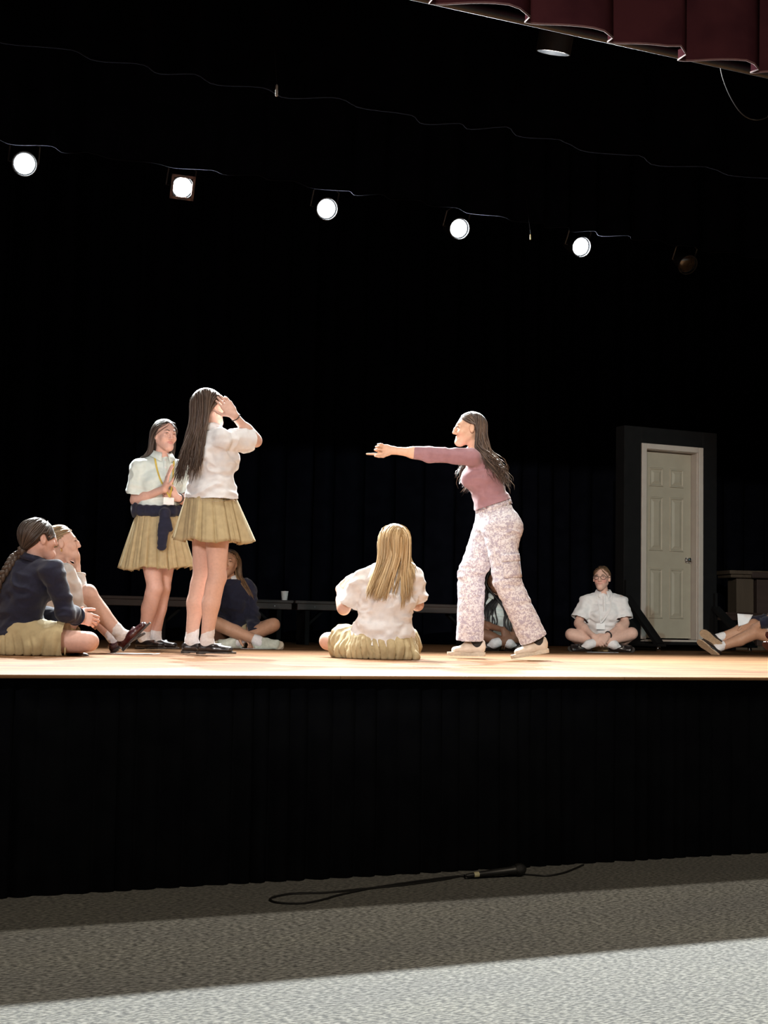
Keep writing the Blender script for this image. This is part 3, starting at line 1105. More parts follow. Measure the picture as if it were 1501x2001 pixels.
def hand_ops(wr, dr, nm, th, curl=(.25, .25, .25, .25), sc=.95, thumb=(.55, .75, .25)):
    d = unit(dr)
    n = unit(np.asarray(nm) - d * np.dot(d, nm))
    s = unit(np.asarray(th) - d * np.dot(d, th) - n * np.dot(n, th))
    wr = np.asarray(wr, float)
    ops = [(ec(wr - d * .01, wr + d * .035 * sc, (.024, .019), (.034, .016), s), .015, False),
           (ec(wr + d * .03 * sc, wr + d * .082 * sc, (.034, .015), (.041, .012), s), .015, False)]
    for off, ln, j, c in zip((.030, .010, -.011, -.030), (.083, .092, .086, .068), (.088, .092, .089, .080), curl):
        p = wr + (d * j + s * off) * sc
        ang = 0.0
        r = .0088 if abs(off) < .02 else .0082
        for k, fr in enumerate((.47, .30, .23)):
            ang += c * (1.0, 1.15, .8)[k]
            q = p + (d * math.cos(ang) + n * math.sin(ang) + s * off * (1.3 if ang < .6 else .2)) * ln * fr * sc
            ops.append((rc(p, q, r * sc, (r - .0007) * sc), .004 if k == 0 else .003, False))
            p, r = q, r - .0007
    p = wr + (d * .022 + s * .022 + n * .006) * sc
    q = p + unit(d * thumb[0] + s * thumb[1] + n * thumb[2]) * .046 * sc
    ops.append((rc(p, q, .014 * sc, .0115 * sc), .012, False))
    r_ = q + unit(d * (thumb[0] + .35) + s * (thumb[1] - .4) + n * (thumb[2] + .1)) * .032 * sc
    ops.append((rc(q, r_, .0108 * sc, .0098 * sc), .003, False))
    t_ = r_ + unit(d * (thumb[0] + .5) + s * (thumb[1] - .55) + n * (thumb[2] + .15)) * .026 * sc
    ops.append((rc(r_, t_, .0098 * sc, .008 * sc), .003, False))
    return ops

def head_frame(hf, hu):
    f = unit(hf)
    u = unit(np.asarray(hu) - f * np.dot(f, hu))
    r = np.cross(f, u)
    return np.stack([r, f, u], 1)          # columns: side, forward, up

def head_ops(c, Hm, sc=.98, nose=1.0, chin=1.0, ear=0.0):
    W = lambda x, y, z: c + Hm @ (np.array((x, y, z)) * sc)
    o = []
    add = lambda p, k: o.append((p, k, False))
    sub = lambda p, k: o.append((p, k, True))
    add(el(W(0, -.016, .035), np.array((.073, .094, .084)) * sc, Hm), .02)
    add(rc(W(0, .028, .004), W(0, .050, -.070), .058 * sc, .035 * sc), .03)
    for s in (-1, 1):
        add(rc(W(.045 * s, .0, -.042), W(.010 * s, .066, -.088), .018 * sc, .018 * sc), .03)
        add(el(W(.035 * s, .056, -.022), np.array((.025, .027, .024)) * sc, Hm), .02)
    add(el(W(0, .076, -.088), np.array((.019, .018, .016)) * sc * chin, Hm), .02)
    add(rc(W(-.026, .076, .026), W(.026, .076, .026), .0115 * sc, .0115 * sc), .018)
    for s in (-1, 1):
        sub(el(W(.031 * s, .100, .008), np.array((.019, .021, .0125)) * sc, Hm), .012)
    for s in (-1, 1):
        a, b, e = W(.015 * s, .081, .0105), W(.030 * s, .0845, .0165), W(.045 * s, .0735, .0105)
        add(rc(a, b, .004 * sc, .005 * sc), .006)
        add(rc(b, e, .005 * sc, .004 * sc), .006)
        a, b, e = W(.016 * s, .080, .0035), W(.030 * s, .0825, -.0015), W(.044 * s, .0735, .004)
        add(rc(a, b, .003 * sc, .0038 * sc), .006)
        add(rc(b, e, .0038 * sc, .003 * sc), .006)
    add(rc(W(0, .084, .020), W(0, .088 + .010 * nose, .000), .0085 * sc, .0095 * sc), .012)
    add(rc(W(0, .088 + .010 * nose, .000), W(0, .0975 + .008 * nose, -.024), .0090 * sc, .0108 * sc), .008)
    for s in (-1, 1):
        add(el(W(.0112 * s, .092, -.028), np.array((.0072, .010, .0075)) * sc, Hm), .008)
    add(el(W(0, .0856, -.0510), np.array((.0205, .0065, .0056)) * sc, Hm), .008)
    add(el(W(0, .0848, -.0618), np.array((.0190, .0068, .0064)) * sc, Hm), .009)
    for s in (-1, 1):
        sub(rc(W(.0265 * s, .0830, -.0490), W(.010 * s, .0930, -.0560), .0014 * sc, .0018 * sc), .003)
        sub(rc(W(.010 * s, .0930, -.0560), W(0, .0940, -.0566), .0018 * sc, .0018 * sc), .003)
    for s in (-1, 1):
        add(el(W((.0775 - ear) * s, -.006, .000), np.array((.0095, .0175, .031)) * sc, Hm), .010)
        sub(el(W((.0875 - ear) * s, -.002, .003), np.array((.006, .009, .018)) * sc, Hm), .005)
    return o, W

def cranium_push(c, Hm, sc, P, off):
    """keep hair outside the skull and the face"""
    for cc, rr in (((0, -.016, .035), (.073, .094, .084)), ((0, .030, -.012), (.060, .064, .075))):
        R = np.asarray(rr) * sc + off[:, None]
        q = (P - (c + Hm @ (np.array(cc) * sc))) @ Hm
        k = np.linalg.norm(q / R, axis=1)
        ins = k < 1
        q[ins] /= k[ins][:, None] + 1e-9
        P = np.where(ins[:, None], (c + Hm @ (np.array(cc) * sc)) + q @ Hm.T, P)
    return P

HAIRLINE_DOWN = ([-1, -.7, .10, .28, .52, .80, 1], [-.92, -.88, -.45, -.18, .28, .50, .55])
HAIRLINE = ([-1, -.7, -.05, .12, .28, .52, .80, 1], [-.92, -.88, -.50, -.20, .14, .42, .52, .56])

def hair(fig, c, Hm, sc, body_ops, spec, mt):
    col = np.array(spec['color'])
    HL = HAIRLINE if spec.get('ear') else HAIRLINE_DOWN
    n = spec.get('n', 420)
    L = spec.get('length', .5)
    step = .014
    nst = int(max(L, .2) / step) + 22
    r = np.random.default_rng(spec.get('seed', 1))
    # roots
    pts = []
    while len(pts) < n:
        v = unit(r.normal(size=3))
        if v[2] > np.interp(v[1], *HL):
            pts.append(v)
    dirs = np.array(pts)
    depth = r.random(n)
    off = .004 + .014 * depth * spec.get('vol', 1.0)
    cc = c + Hm @ (np.array((0, -.016, .035)) * sc)
    P = cc + (dirs * (np.array((.073, .094, .084)) * sc + .002)) @ Hm.T
    part = spec.get('part', 0.0)
    sgn = np.sign(dirs[:, 0] - part)
    sgn[sgn == 0] = 1
    gather = spec.get('gather')
    g_w = None if gather is None else c + Hm @ (np.array(gather) * sc)
    done = np.zeros(n, bool)
    path = [P.copy()]
    D = np.tile(np.array((0, 0, -1.0)), (n, 1))
    ln = np.zeros(n)
    Lmax = L * (1 - spec.get('ragged', .22) * r.random(n))
    drift = np.asarray(spec.get('drift', (0, 0, 0)), float)
    drift2 = np.asarray(spec.get('drift2', drift), float)
    spread = spec.get('spread', 0.0)
    ears = c[2] + (Hm @ (np.array((0, 0, -.03)) * sc))[2]
    if g_w is not None:
        tail = np.asarray(spec.get('tail', (0, 0, -1)), float)
    for i in range(nst):
        q = (P - cc) @ Hm
        if g_w is None:
            side = np.clip((q[:, 2] / .1), 0, 1)
            front = np.clip((q[:, 1] + .02) / .07, 0, 1)
            comb = (Hm[:, 0][None] * (sgn * (1.1 * side + .25 * front))[:, None] - Hm[:, 1][None] * (spec.get('back', .9) * front)[:, None])
            below = np.clip((ears - P[:, 2]) / .08, 0, 1)
            lat = Hm[:, 0] * np.array((1, 1, 0))
            tgt = np.array((0, 0, -1.0)) + comb + np.where((sgn > 0)[:, None], drift2, drift) * below[:, None] + (lat[None] * (dirs[:, 0] * spread)[:, None]) * below[:, None]
        else:
            to = g_w - P
            dist = np.linalg.norm(to, axis=1)
            done |= dist < .022
            tn = to / (dist[:, None] + 1e-6)
            tgt = np.where(done[:, None], tail + r.normal(0, .12, (n, 3)), tn)
        tgt /= np.linalg.norm(tgt, axis=1)[:, None] + 1e-9
        D = D * .45 + tgt * .55
        D /= np.linalg.norm(D, axis=1)[:, None] + 1e-9
        move = (ln < Lmax)
        if g_w is not None and spec.get('stop_at_gather', False):
            move &= ~done
        newP = P + D * step * move[:, None]
        newP = cranium_push(c, Hm, sc, newP, .003 + (off - .003) * min(1.0, i / 7.0))
        if spec.get('ear'):
            qe = ((newP - c) @ Hm) / sc
            dy, dz = (qe[:, 1] + .004) / .030, (qe[:, 2] - .001) / .038
            rr_ = np.sqrt(dy * dy + dz * dz) + 1e-6
            ins_ = (rr_ < 1) & (np.abs(qe[:, 0]) > .045)
            qe[ins_, 2] = .001 + .038 * np.sqrt(np.clip(1 - dy[ins_] ** 2, 0, 1))
            newP = c + (qe * sc) @ Hm.T
        newP = push_out(newP, body_ops, .006 + .012 * depth.mean() * spec.get('vol', 1.0), 2)
        if g_w is None:
            ln += step * move * (newP[:, 2] < ears + .06)
        else:
            ln += step * move * done
        P = newP
        path.append(P.copy())
    path = np.array(path)                                # steps, strands, 3
    S = len(path)
    # resample to m points of equal arc length
    m = spec.get('pts', 15)
    seg = np.linalg.norm(np.diff(path, axis=0), axis=2)
    arc = np.vstack([np.zeros(n), np.cumsum(seg, 0)])
    out = np.zeros((m, n, 3))
    for j in range(n):
        tt = np.linspace(0, arc[-1, j], m)
        for a in range(3):
            out[:, j, a] = np.interp(tt, arc[:, j], path[:, j, a])
    t = np.linspace(0, 1, m)[:, None]
    # clumps
    nc = spec.get('clumps', 45)
    lead = r.choice(n, min(nc, n), replace=False)
    near = np.argmin(((out[0][:, None] - out[0][lead][None]) ** 2).sum(2), 1)
    cl = spec.get('clump', .55)
    g = out[:, lead[near]]
    w = (cl * np.clip((t - .15) / .85, 0, 1) ** 1.2)[:, :, None]
    out = out * (1 - w) + (g + (out[0] - out[0][lead[near]])[None] * .35) * w
    wv = spec.get('wave', 0.0)
    if wv:
        ph = r.random(n) * .9 + near * 1.7
        fr = spec.get('wfreq', 4.0)
        am = wv * np.clip((t - .3) / .7, 0, 1)
        out[:, :, 0] += am * np.sin(t * fr * 6.28 + ph)
        out[:, :, 1] += am * np.cos(t * fr * 6.28 + ph * 1.3)
    fz = spec.get('frizz', .004)
    out += (r.normal(0, fz, (1, n, 3)) * t[:, :, None] ** 2)
    body_n = int(n * spec.get('thick_frac', .55))
    rad = np.where(np.arange(n) < body_n, spec.get('thick', .0068), spec.get('thin', .0022))
    prof = np.interp(np.linspace(0, 1, m), [0, .12, .55, .85, 1], [.25, 1, 1, .6, .08])
    tan = np.gradient(out, axis=0)
    tan /= np.linalg.norm(tan, axis=2)[:, :, None] + 1e-9
    rad_dir = out - cc
    u = np.cross(tan, rad_dir)
    u /= np.linalg.norm(u, axis=2)[:, :, None] + 1e-9
    v = np.cross(tan, u)
    sg = 5
    bead = spec.get('bead', 0.0)
    pr = prof[:, None] * rad[None]
    if bead:
        pr = pr * (1 + bead * np.sin(np.arange(m) * 2.2))[:, None]
    ring = []
    for k in range(sg):
        a = 6.2832 * k / sg
        ring.append(out + (u * math.cos(a) + v * math.sin(a) * .55) * pr[:, :, None])
    R = np.stack(ring, 2)                                # m, n, sg, 3
    V = R.transpose(1, 0, 2, 3).reshape(-1, 3)
    ii = np.arange(n)[:, None, None] * (m * sg) + np.arange(m - 1)[None, :, None] * sg
    kk = np.arange(sg)[None, None, :]
    k2 = (kk + 1) % sg
    F = np.stack([ii + kk, ii + k2, ii + sg + k2, ii + sg + kk], 3).reshape(-1, 4)
    tone = (.65 + .7 * r.random(n))
    tcol = col[None] * tone[:, None]
    if 'color2' in spec:
        mixv = (r.random(n) ** 1.5)[:, None]
        tcol = tcol * (1 - mixv) + np.array(spec['color2'])[None] * mixv
    C = np.repeat(tcol, m * sg, 0)
    # scalp cap
    nu, nv = 40, 28
    th_ = np.linspace(0, 2 * np.pi, nu, endpoint=False)
    ph_ = np.linspace(0, np.pi, nv)
    cv = np.array([(math.sin(b) * math.cos(a), math.sin(b) * math.sin(a), math.cos(b)) for b in ph_ for a in th_])
    CV = cc + (cv * (np.array((.073, .094, .084)) * sc + .005)) @ Hm.T
    ok = cv[:, 2] > np.interp(cv[:, 1], *HL)
    CF = []
    for b in range(nv - 1):
        for a in range(nu):
            q = (b * nu + a, b * nu + (a + 1) % nu, (b + 1) * nu + (a + 1) % nu, (b + 1) * nu + a)
            if sum(ok[list(q)]) >= 3:
                CF.append(q)
    CF = np.array(CF) + len(V)
    V = np.concatenate([V, CV])
    F = np.concatenate([F, CF])
    C = np.concatenate([C, np.tile(col * .75, (len(CV), 1))])
    o = link('hair', new_mesh('hair', V, F, True, C), mt, fig.e)
    return o, g_w

def collar(fig, c, up, fwd, mt, r0=.058, r1=.092, open_=.42, h=.03, drop=.03, parent=None):
    u = unit(up)
    f = unit(np.asarray(fwd) - u * np.dot(u, fwd))
    s = np.cross(f, u)
    n = 34
    v, fa = [], []
    for i in range(n):
        a = open_ + (2 * math.pi - 2 * open_) * i / (n - 1)
        d = f * math.cos(a) + s * math.sin(a)
        fr = max(0, math.cos(a))
        v.append(c + u * h * (1 - .5 * fr) + d * r0)
        v.append(c + u * (h + .006) * (1 - .5 * fr) + d * (r0 + .008))
        v.append(c - u * (drop * .25 + drop * fr ** 3 * .9) + d * (r1 + .012 * fr))
    for i in range(n - 1):
        for k in range(2):
            fa.append((i * 3 + k, i * 3 + 3 + k, i * 3 + 4 + k, i * 3 + k + 1))
    o = link('collar', new_mesh('collar', v, fa), mt, parent or fig.e)
    md = o.modifiers.new('cloth_thickness', 'SOLIDIFY')
    md.thickness = .004
    return o

def pleated_skirt(fig, wc, wr_, hc, hr, side, fwd, mt, n=22, depth=.028, seed=0, nz=16):
    r = np.random.default_rng(seed)
    s = unit(side)
    f = unit(fwd)
    per = 14
    N = n * per
    jit = np.repeat(r.uniform(.55, 1.3, n), per)
    sway = np.repeat(r.normal(0, .018, n), per)
    sway = (np.roll(sway, 3) + np.roll(sway, -3) + sway + np.roll(sway, 6) + np.roll(sway, -6)) / 5
    ph = np.tile(np.linspace(0, 1, per, endpoint=False), n)
    saw = np.interp(ph, [0, .12, .80, .92, 1], [-.30, .6, 1.0, .2, -.30])
    ang = np.arange(N) / N * 2 * math.pi
    V = []
    for j in range(nz):
        t = j / (nz - 1)
        c = np.asarray(wc) * (1 - t) + np.asarray(hc) * t
        flare = t ** .9
        a_ = wr_[0] + (hr[0] - wr_[0]) * flare
        b_ = wr_[1] + (hr[1] - wr_[1]) * flare
        dd = depth * (.10 + .90 * t) * saw * jit + sway * t * 1.2
        p = c[None] + (np.cos(ang) * (a_ + dd))[:, None] * s[None] + (np.sin(ang) * (b_ + dd))[:, None] * f[None]
        p[:, 2] += t * t * .008 * np.sin(ang * 5 + seed) + t * .010 * saw * jit
        V.append(p)
    V = np.concatenate(V)
    i = np.arange(N)
    k = (i + 1) % N
    F = np.concatenate([np.stack([j * N + i, j * N + k, (j + 1) * N + k, (j + 1) * N + i], 1) for j in range(nz - 1)])
    o = link('skirt', new_mesh('skirt', V, F), mt, fig.e)
    md = o.modifiers.new('cloth_thickness', 'SOLIDIFY')
    md.thickness = .003
    bd = MB()
    wp = np.array([np.asarray(wc) + s * math.cos(a) * (wr_[0] + .004) + f * math.sin(a) * (wr_[1] + .004) for a in np.linspace(0, 6.2832, 40, endpoint=False)])
    v, fa = [], []
    for z in (.012, -.028):
        for p in wp:
            v.append(p + (0, 0, z))
    fa = [(i, (i + 1) % 40, 40 + (i + 1) % 40, 40 + i) for i in range(40)]
    b = link('waistband', new_mesh('waistband', v, fa), mt, o)
    md = b.modifiers.new('cloth_thickness', 'SOLIDIFY')
    md.thickness = .004
    return o

def ring(fig, p, axis, r, thick, mt, name, flat=1.0):
    a = unit(axis)
    u = unit(np.cross(a, (0.31, .8, .4)))
    w = np.cross(a, u)
    pts = [np.asarray(p) + (u * math.cos(t) + w * math.sin(t)) * r for t in np.linspace(0, 6.2832, 24, endpoint=False)]
    v, f = tube_mesh(pts, thick, 6, True, False, flat, ref=a)
    return link(name, new_mesh(name, v, f), mt, fig.e)

SKIN = {'fair': (.66, .42, .34), 'rosy': (.66, .40, .33), 'tan': (.50, .28, .18), 'olive': (.58, .36, .25), 'brown': (.22, .105, .062)}

def person(px, depth, label, J, skin='fair', h=.007, hf=.0036, hairspec=None, top=None, bottom=None, shoes=None, sock=None,
           nose=1.0, chin=1.0, hsc=.98, blush=0.0, seated=False, thin=1.0, eyes=True):
    fig = Fig(px, depth, label)
    P = fig.P
    g = {k: P(*v) for k, v in J.items() if isinstance(v, tuple) and k in
         ('head', 'neck', 'chest', 'waist', 'pelvis', 's1', 's2', 'e1', 'e2', 'w1', 'w2', 'h1', 'h2', 'k1', 'k2', 'a1', 'a2')}
    fwd = unit(J['fwd'])
    Hm = head_frame(J['hf'], J.get('hu', (0, 0, 1)))
    hc = g['head']
    side_s = unit(g['s2'] - g['s1'])
    side_h = unit(g['h2'] - g['h1'])
    up_t = unit(g['neck'] - g['chest'])
    q = thin
    def torso(gr=0.0, low=None, shoulder=True, flat=False, breast=.052, hg=0.0):
        o = []
        p0 = g['pelvis'] - unit(g['waist'] - g['pelvis']) * .05 if low is None else low
        o.append((ec(p0, g['waist'], (.150 * q + gr + hg, .108 * q + gr + hg), (.116 * q + gr, .086 * q + gr), side_h, flat_a=flat), .05, False))
        o.append((ec(g['waist'], g['chest'], (.116 * q + gr, .086 * q + gr), (.130 * q + gr, .096 * q + gr), side_s), .05, False))
        ub = g['neck'] - up_t * .075
        o.append((ec(g['chest'], ub, (.130 * q + gr, .096 * q + gr), (.105 * q + gr, .068 * q + gr), side_s), .05, False))
        for s in ('s1', 's2'):
            o.append((rc(g['neck'] - up_t * .06, g[s] - up_t * .008, .050 * q + gr * .4, .040 * q + gr * .4), .04, False))
            o.append((rc(g['neck'] - up_t * .012, g[s], .030 + gr * .2, .026 + gr * .3), .04, False))
        for s in (-1, 1):
            o.append((rc(g['chest'] + side_s * s * .062 + fwd * .050 - up_t * .005, g['chest'] + side_s * s * .060 + fwd * .072 - up_t * .012, breast + gr * .7, breast * .9 + gr * .7), .05, False))
        return o
    def seat(gr=0.0):
        return [(el(g['pelvis'] + side_h * s * .07 - unit(fwd * (1, 1, 0)) * .050 - np.array((0, 0, .06)), np.array((.085, .085, .085)) * q + gr), .05, False) for s in (-1, 1)]
    ops = torso() + seat()
    ops.append((rc(g['neck'] - up_t * .02, hc + Hm @ np.array((0, -.016, -.045)), .050 * q, .046), .03, False))
    legs, arms = [], []
    for i in '12':
        hp, kn, an = g['h' + i], g['k' + i], g['a' + i]
        sh = unit(an - kn)
        th_ = unit(kn - hp)
        bk = -(th_ - sh * np.dot(th_, sh))
        bk = unit(-fwd + sh * np.dot(fwd, sh)) if np.linalg.norm(bk) < .25 else unit(bk)
        ln = np.linalg.norm(an - kn)
        legs.append((rc(hp, kn, .086 * q, .053 * q), .03, False))
        legs.append((rc(kn, an, .049 * q, .0285 * q), .02, False))
        legs.append((rc(kn + sh * ln * .15 + bk * .012, kn + sh * ln * .42 + bk * .016, .047 * q, .045 * q), .04, False))
        legs.append((rc(kn + sh * ln * .42 + bk * .016, an + bk * .003, .045 * q, .028 * q), .03, False))
        legs.append((el(kn - bk * .018, (.036 * q,) * 3), .03, False))
        t = unit(J['t' + i])
        u = unit(np.asarray(J['u' + i] if 'u' + i in J else (0, 0, 1)) - 0)
        u = unit(u - t * np.dot(u, t))
        legs.append((rc(an, an - u * .05 + t * .05, .026, .014), .015, False))
        legs.append((rc(an, an - u * .05 - t * .01, .026, .016), .015, False))
        s, e, w = g['s' + i], g['e' + i], g['w' + i]
        fd = unit(w - e)
        arms.append((rc(s, e, .045 * q, .036 * q), .025, False))
        arms.append((rc(e, w, .036 * q, .0235), .015, False))
        arms.append((rc(e + fd * .03, e + fd * .10, .036 * q, .036 * q), .03, False))
    ops += legs + arms
    fine = []
    for i in '12':
        if 'hd' + i in J:
            d_, n_, t_, kw = J['hd' + i]
            ho = hand_ops(g['w' + i], d_, n_, t_, **kw)
            ops += ho
            fine.append((np.min([p.lo for p, k, s in ho], 0), np.max([p.hi for p, k, s in ho], 0), hf))
    ho, W = head_ops(hc, Hm, hsc, nose, chin, 0.0 if hairspec and hairspec.get('ear') else .009)
    ops += ho
    fine.append((hc - .135, hc + .135, hf))
    V, F = field_mesh(ops, h, fine, zmin=.002)
    dh = np.linalg.norm(V - hc, axis=1)
    V = relax(V, F, 2, .5, np.clip((dh - .10) / .08, .12, 1))
    base = np.array(SKIN[skin])
    C = np.tile(base, (len(V), 1))
    ql = ((V - hc) @ Hm) / hsc
    lip = np.clip(1.6 - np.sqrt((ql[:, 0] / .026) ** 2 + ((ql[:, 2] + .0560 - .006 * (ql[:, 0] / .024) ** 2) / .0100) ** 2) * 1.3, 0, 1) * (ql[:, 1] > .07)
    C = C * (1 - lip[:, None] * .75) + np.array((base[0] * .80, base[1] * .42, base[2] * .45)) * lip[:, None] * .75
    if blush:
        for s in (-1, 1):
            b = np.exp(-(((ql[:, 0] - .042 * s) / .022) ** 2 + ((ql[:, 2] + .026) / .02) ** 2)) * (ql[:, 1] > .03) * blush
            C = C * (1 - b[:, None]) + np.array((base[0] * .98, base[1] * .52, base[2] * .55)) * b[:, None]
    body = link('body', new_mesh('body', V, F, True, C), M['skin'], fig.e)
    # face details
    hcol = hairspec['color'] if hairspec else (.05, .03, .02)
    if eyes:
        for s in (-1, 1):
            ce = hc + Hm @ (np.array((.0305 * s, .0675, .0075)) * hsc)
            gz = unit(Hm @ unit(np.array(J.get('gaze', (0, 1, 0)), float)))
            uu = unit(Hm[:, 2] - gz * np.dot(gz, Hm[:, 2]))
            rr = np.cross(gz, uu)
            mx = np.eye(4)
            mx[:3, 0], mx[:3, 1], mx[:3, 2], mx[:3, 3] = rr, gz, uu, ce
            link('eye', EYE, None, body, matrix=mx)
        hops = ho
        def onface(pts, lift=0.0):
            pts = np.array([hc + Hm @ (np.array((a, .135, b)) * hsc) for a, b in pts])
            for _ in range(14):
                pts = pts - Hm[:, 1][None] * (eval_ops(hops, pts)[:, None] * .8)
            return pts + Hm[:, 1][None] * lift
        for s in (-1, 1):
            bp = onface([(.014 * s, .0275), (.023 * s, .0315), (.034 * s, .0325), (.046 * s, .0275)], .0005)
            v, f = tube_mesh(spline(bp, 9), [.0016, .0024, .0028, .0028, .0027, .0025, .0022, .0017, .0008], 6, flat=.6, ref=Hm[:, 2])
            link('eyebrow', new_mesh('eyebrow', v, f, True, np.tile(np.array(hcol) * .8, (len(v), 1))), M['hair'], body)
            lp = onface([(.0165 * s, .0085), (.024 * s, .0125), (.032 * s, .0135), (.040 * s, .0115), (.0465 * s, .0075)], .0008)
            v, f = tube_mesh(spline(lp, 9), [.0006, .0012, .0016, .0018, .0019, .0019, .0018, .0015, .0006], 5)
            link('eyelash', new_mesh('eyelash', v, f, True, np.tile((.012, .008, .007), (len(v), 1))), M['hair'], body)
    # ---------------- clothing
    coll = [o for o in torso(.012)] + [(rc(g['s' + i], g['e' + i], .05, .042), .03, False) for i in '12'] + [(rc(g['neck'] - up_t * .02, hc + Hm @ np.array((0, -.016, -.045)), .050, .046), .02, False)]
    if top:
        gr = top.get('grow', .018)
        low = top.get('hem')
        low = P(*low) if low is not None else g['pelvis']
        o = torso(gr, low, flat=True, breast=.052, hg=top.get('hg', .0))
        if top.get('blouse'):
            o.append((ec(g['waist'] * .45 + low * .55, low + unit(g['waist'] - low) * .004, (.140 * q + gr * 1.25, .104 * q + gr * 1.4), (.146 * q + gr * 1.15, .108 * q + gr * 1.2), side_h, flat_b=True), .03, False))
        caps = [(low, unit(g['waist'] - low), .30)]
        for i in '12':
            s, e, w = g['s' + i], g['e' + i], g['w' + i]
            kind = top['sleeve']
            if kind == 'short':
                fr = top.get('sl', .72)
                end = s + (e - s) * fr
                o.append((rc(s - up_t * .006, end, .047 * q + gr * .3, top.get('sr', .068), flat_b=True), .03, False))
                caps.append((end, unit(e - s), .10))
            else:
                fr = top.get('sl', .97) if kind == 'long' else top.get('sl', .45)
                end = e + (w - e) * fr
                o.append((rc(s, e, .050 * q + gr * .3, .043 * q + gr * .35), .03, False))
                o.append((rc(e, end, .043 * q + gr * .35, top.get('er', .030 + gr * .5), flat_b=True), .02, False))
                caps.append((end, unit(w - e), .075))
        o_plain = list(o)
        V, F = field_mesh(o, h * .95, zmin=.004)
        V, F = drop_caps(V, F, caps, h * .75)
        V = relax(V, F, 2)
        wa = top.get('wr', .007) * top.get('wk', 1.7)
        dz = np.linalg.norm(V - low, axis=1)
        V = wrinkle(V, F, wa, top.get('ws', (9, 9, 16)), seed=px * .37)
        V = relax(V, F, 1, .4)
        sh = link(top.get('name', 'shirt'), new_mesh('shirt', V, F), top['mat'], fig.e)
        fig.shirt, fig.shirt_ops = sh, o_plain
        coll = o_plain
        if top.get('collar'):
            cm = top.get('collar_mat', top['mat'])
            collar(fig, g['neck'] + up_t * .018, up_t, fwd, cm, parent=sh, **top.get('collar_kw', {}))
        for i in '12':
            if top['sleeve'] == 'long' and top.get('cuffs', True):
                e, w = g['e' + i], g['w' + i]
                ce = e + (w - e) * (top.get('sl', .97))
                ring(fig, ce, w - e, .030 + gr * .5, .006, top['mat'], 'cuff', 2.2).parent = sh
    if bottom:
        b = bottom
        if b['kind'] == 'skirt':
            pleated_skirt(fig, P(*b['wc']), b['wr'], P(*b['hc']), b['hr'], side_h, np.cross((0, 0, 1), side_h), b['mat'], b.get('n', 22), b.get('depth', .026), seed=int(px))
        elif b['kind'] == 'lap':
            gr = b.get('grow', .02)
            o = [(ec(g['pelvis'] - np.array((0, 0, .06)), g['waist'] * .55 + g['pelvis'] * .45, (.165 * q + gr, .13 * q + gr), (.125 * q + gr, .095 * q + gr), side_h, flat_b=True), .04, False)]
            o += [(p, k, s) for p, k, s in seat(gr)]
            caps = []
            for i in '12':
                fr = b.get('len', .75)
                end = g['h' + i] + (g['k' + i] - g['h' + i]) * fr
                o.append((rc(g['h' + i], end, .092 * q + gr, .068 * q + gr * 1.5, flat_b=True), .05, False))
                caps.append((end, g['k' + i] - g['h' + i], .13))
            for pa, pb, ra, rb in b.get('extra', ()):
                o.append((rc(P(*pa), P(*pb), ra, rb), .04, False))
            V, F = field_mesh(o, h, zmin=.003)
            V, F = drop_caps(V, F, caps, h * .8)
            V = relax(V, F, 2)
            N_ = normals(V, F)
            rel = V - (g['pelvis'] + fwd * .05)
            an_ = np.arctan2(rel @ unit(side_h * (1, 1, 0)), rel @ unit(fwd * (1, 1, 0)))
            rr_ = np.linalg.norm(rel[:, :2], axis=1)
            ph_ = (an_ * b.get('pleats', 30) / 6.2832 + .6 * noise3(V * 6)) % 1.0
            sw_ = np.interp(ph_, [0, .15, .8, 1], [-1, .5, 1, -1])
            V = V + N_ * (sw_ * b.get('pa', .008) * np.clip((rr_ - .06) / .12, 0, 1) * np.clip((g['pelvis'][2] + .02 - V[:, 2]) / .07, 0, 1))[:, None]
            V = wrinkle(V, F, b.get('wr', .012) * .6, b.get('ws', (16, 16, 5)), seed=px * .11)
            V = relax(V, F, 1, .3)
            V[:, 2] = np.maximum(V[:, 2], .002)
            link('skirt', new_mesh('skirt', V, F), b['mat'], fig.e)
        elif b['kind'] == 'pants':
            gr = b.get('grow', .014)
            wtop = P(*b['wc'])
            o = [(ec(g['pelvis'] - np.array((0, 0, .03)), wtop, (.150 * q + gr, .112 * q + gr), (.122 * q + gr, .094 * q + gr), side_h, flat_b=True), .04, False)] + seat(gr)
            caps = [(wtop, wtop - g['pelvis'], .2)]
            for i in '12':
                hp, kn, an = g['h' + i], g['k' + i], g['a' + i]
                end = P(*b['hem' + i])
                o.append((rc(hp, kn, .098 * q + gr, b.get('rk', .082)), .035, False))
                o.append((rc(kn, end, b.get('rk', .082), b.get('rh', .092), flat_b=True), .02, False))
                caps.append((end, end - kn, .15))
            V, F = field_mesh(o, h * .9)
            V, F = drop_caps(V, F, caps, h * .75)
            V = relax(V, F, 2)
            mk = .004 + .011 * np.exp(-((V - g['k1']) ** 2).sum(1) / .018) + .011 * np.exp(-((V - g['k2']) ** 2).sum(1) / .018) + .009 * np.exp(-((V - g['pelvis'] + (0, 0, .10)) ** 2).sum(1) / .02)
            V = wrinkle(V, F, mk, (7, 7, 24), seed=2.0)
            V = relax(V, F, 1, .35)
            pn_ = normals(V, F)
            fig.pants = link('trousers', new_mesh('trousers', V, F), b['mat'], fig.e)
            fig.pants_ops = o
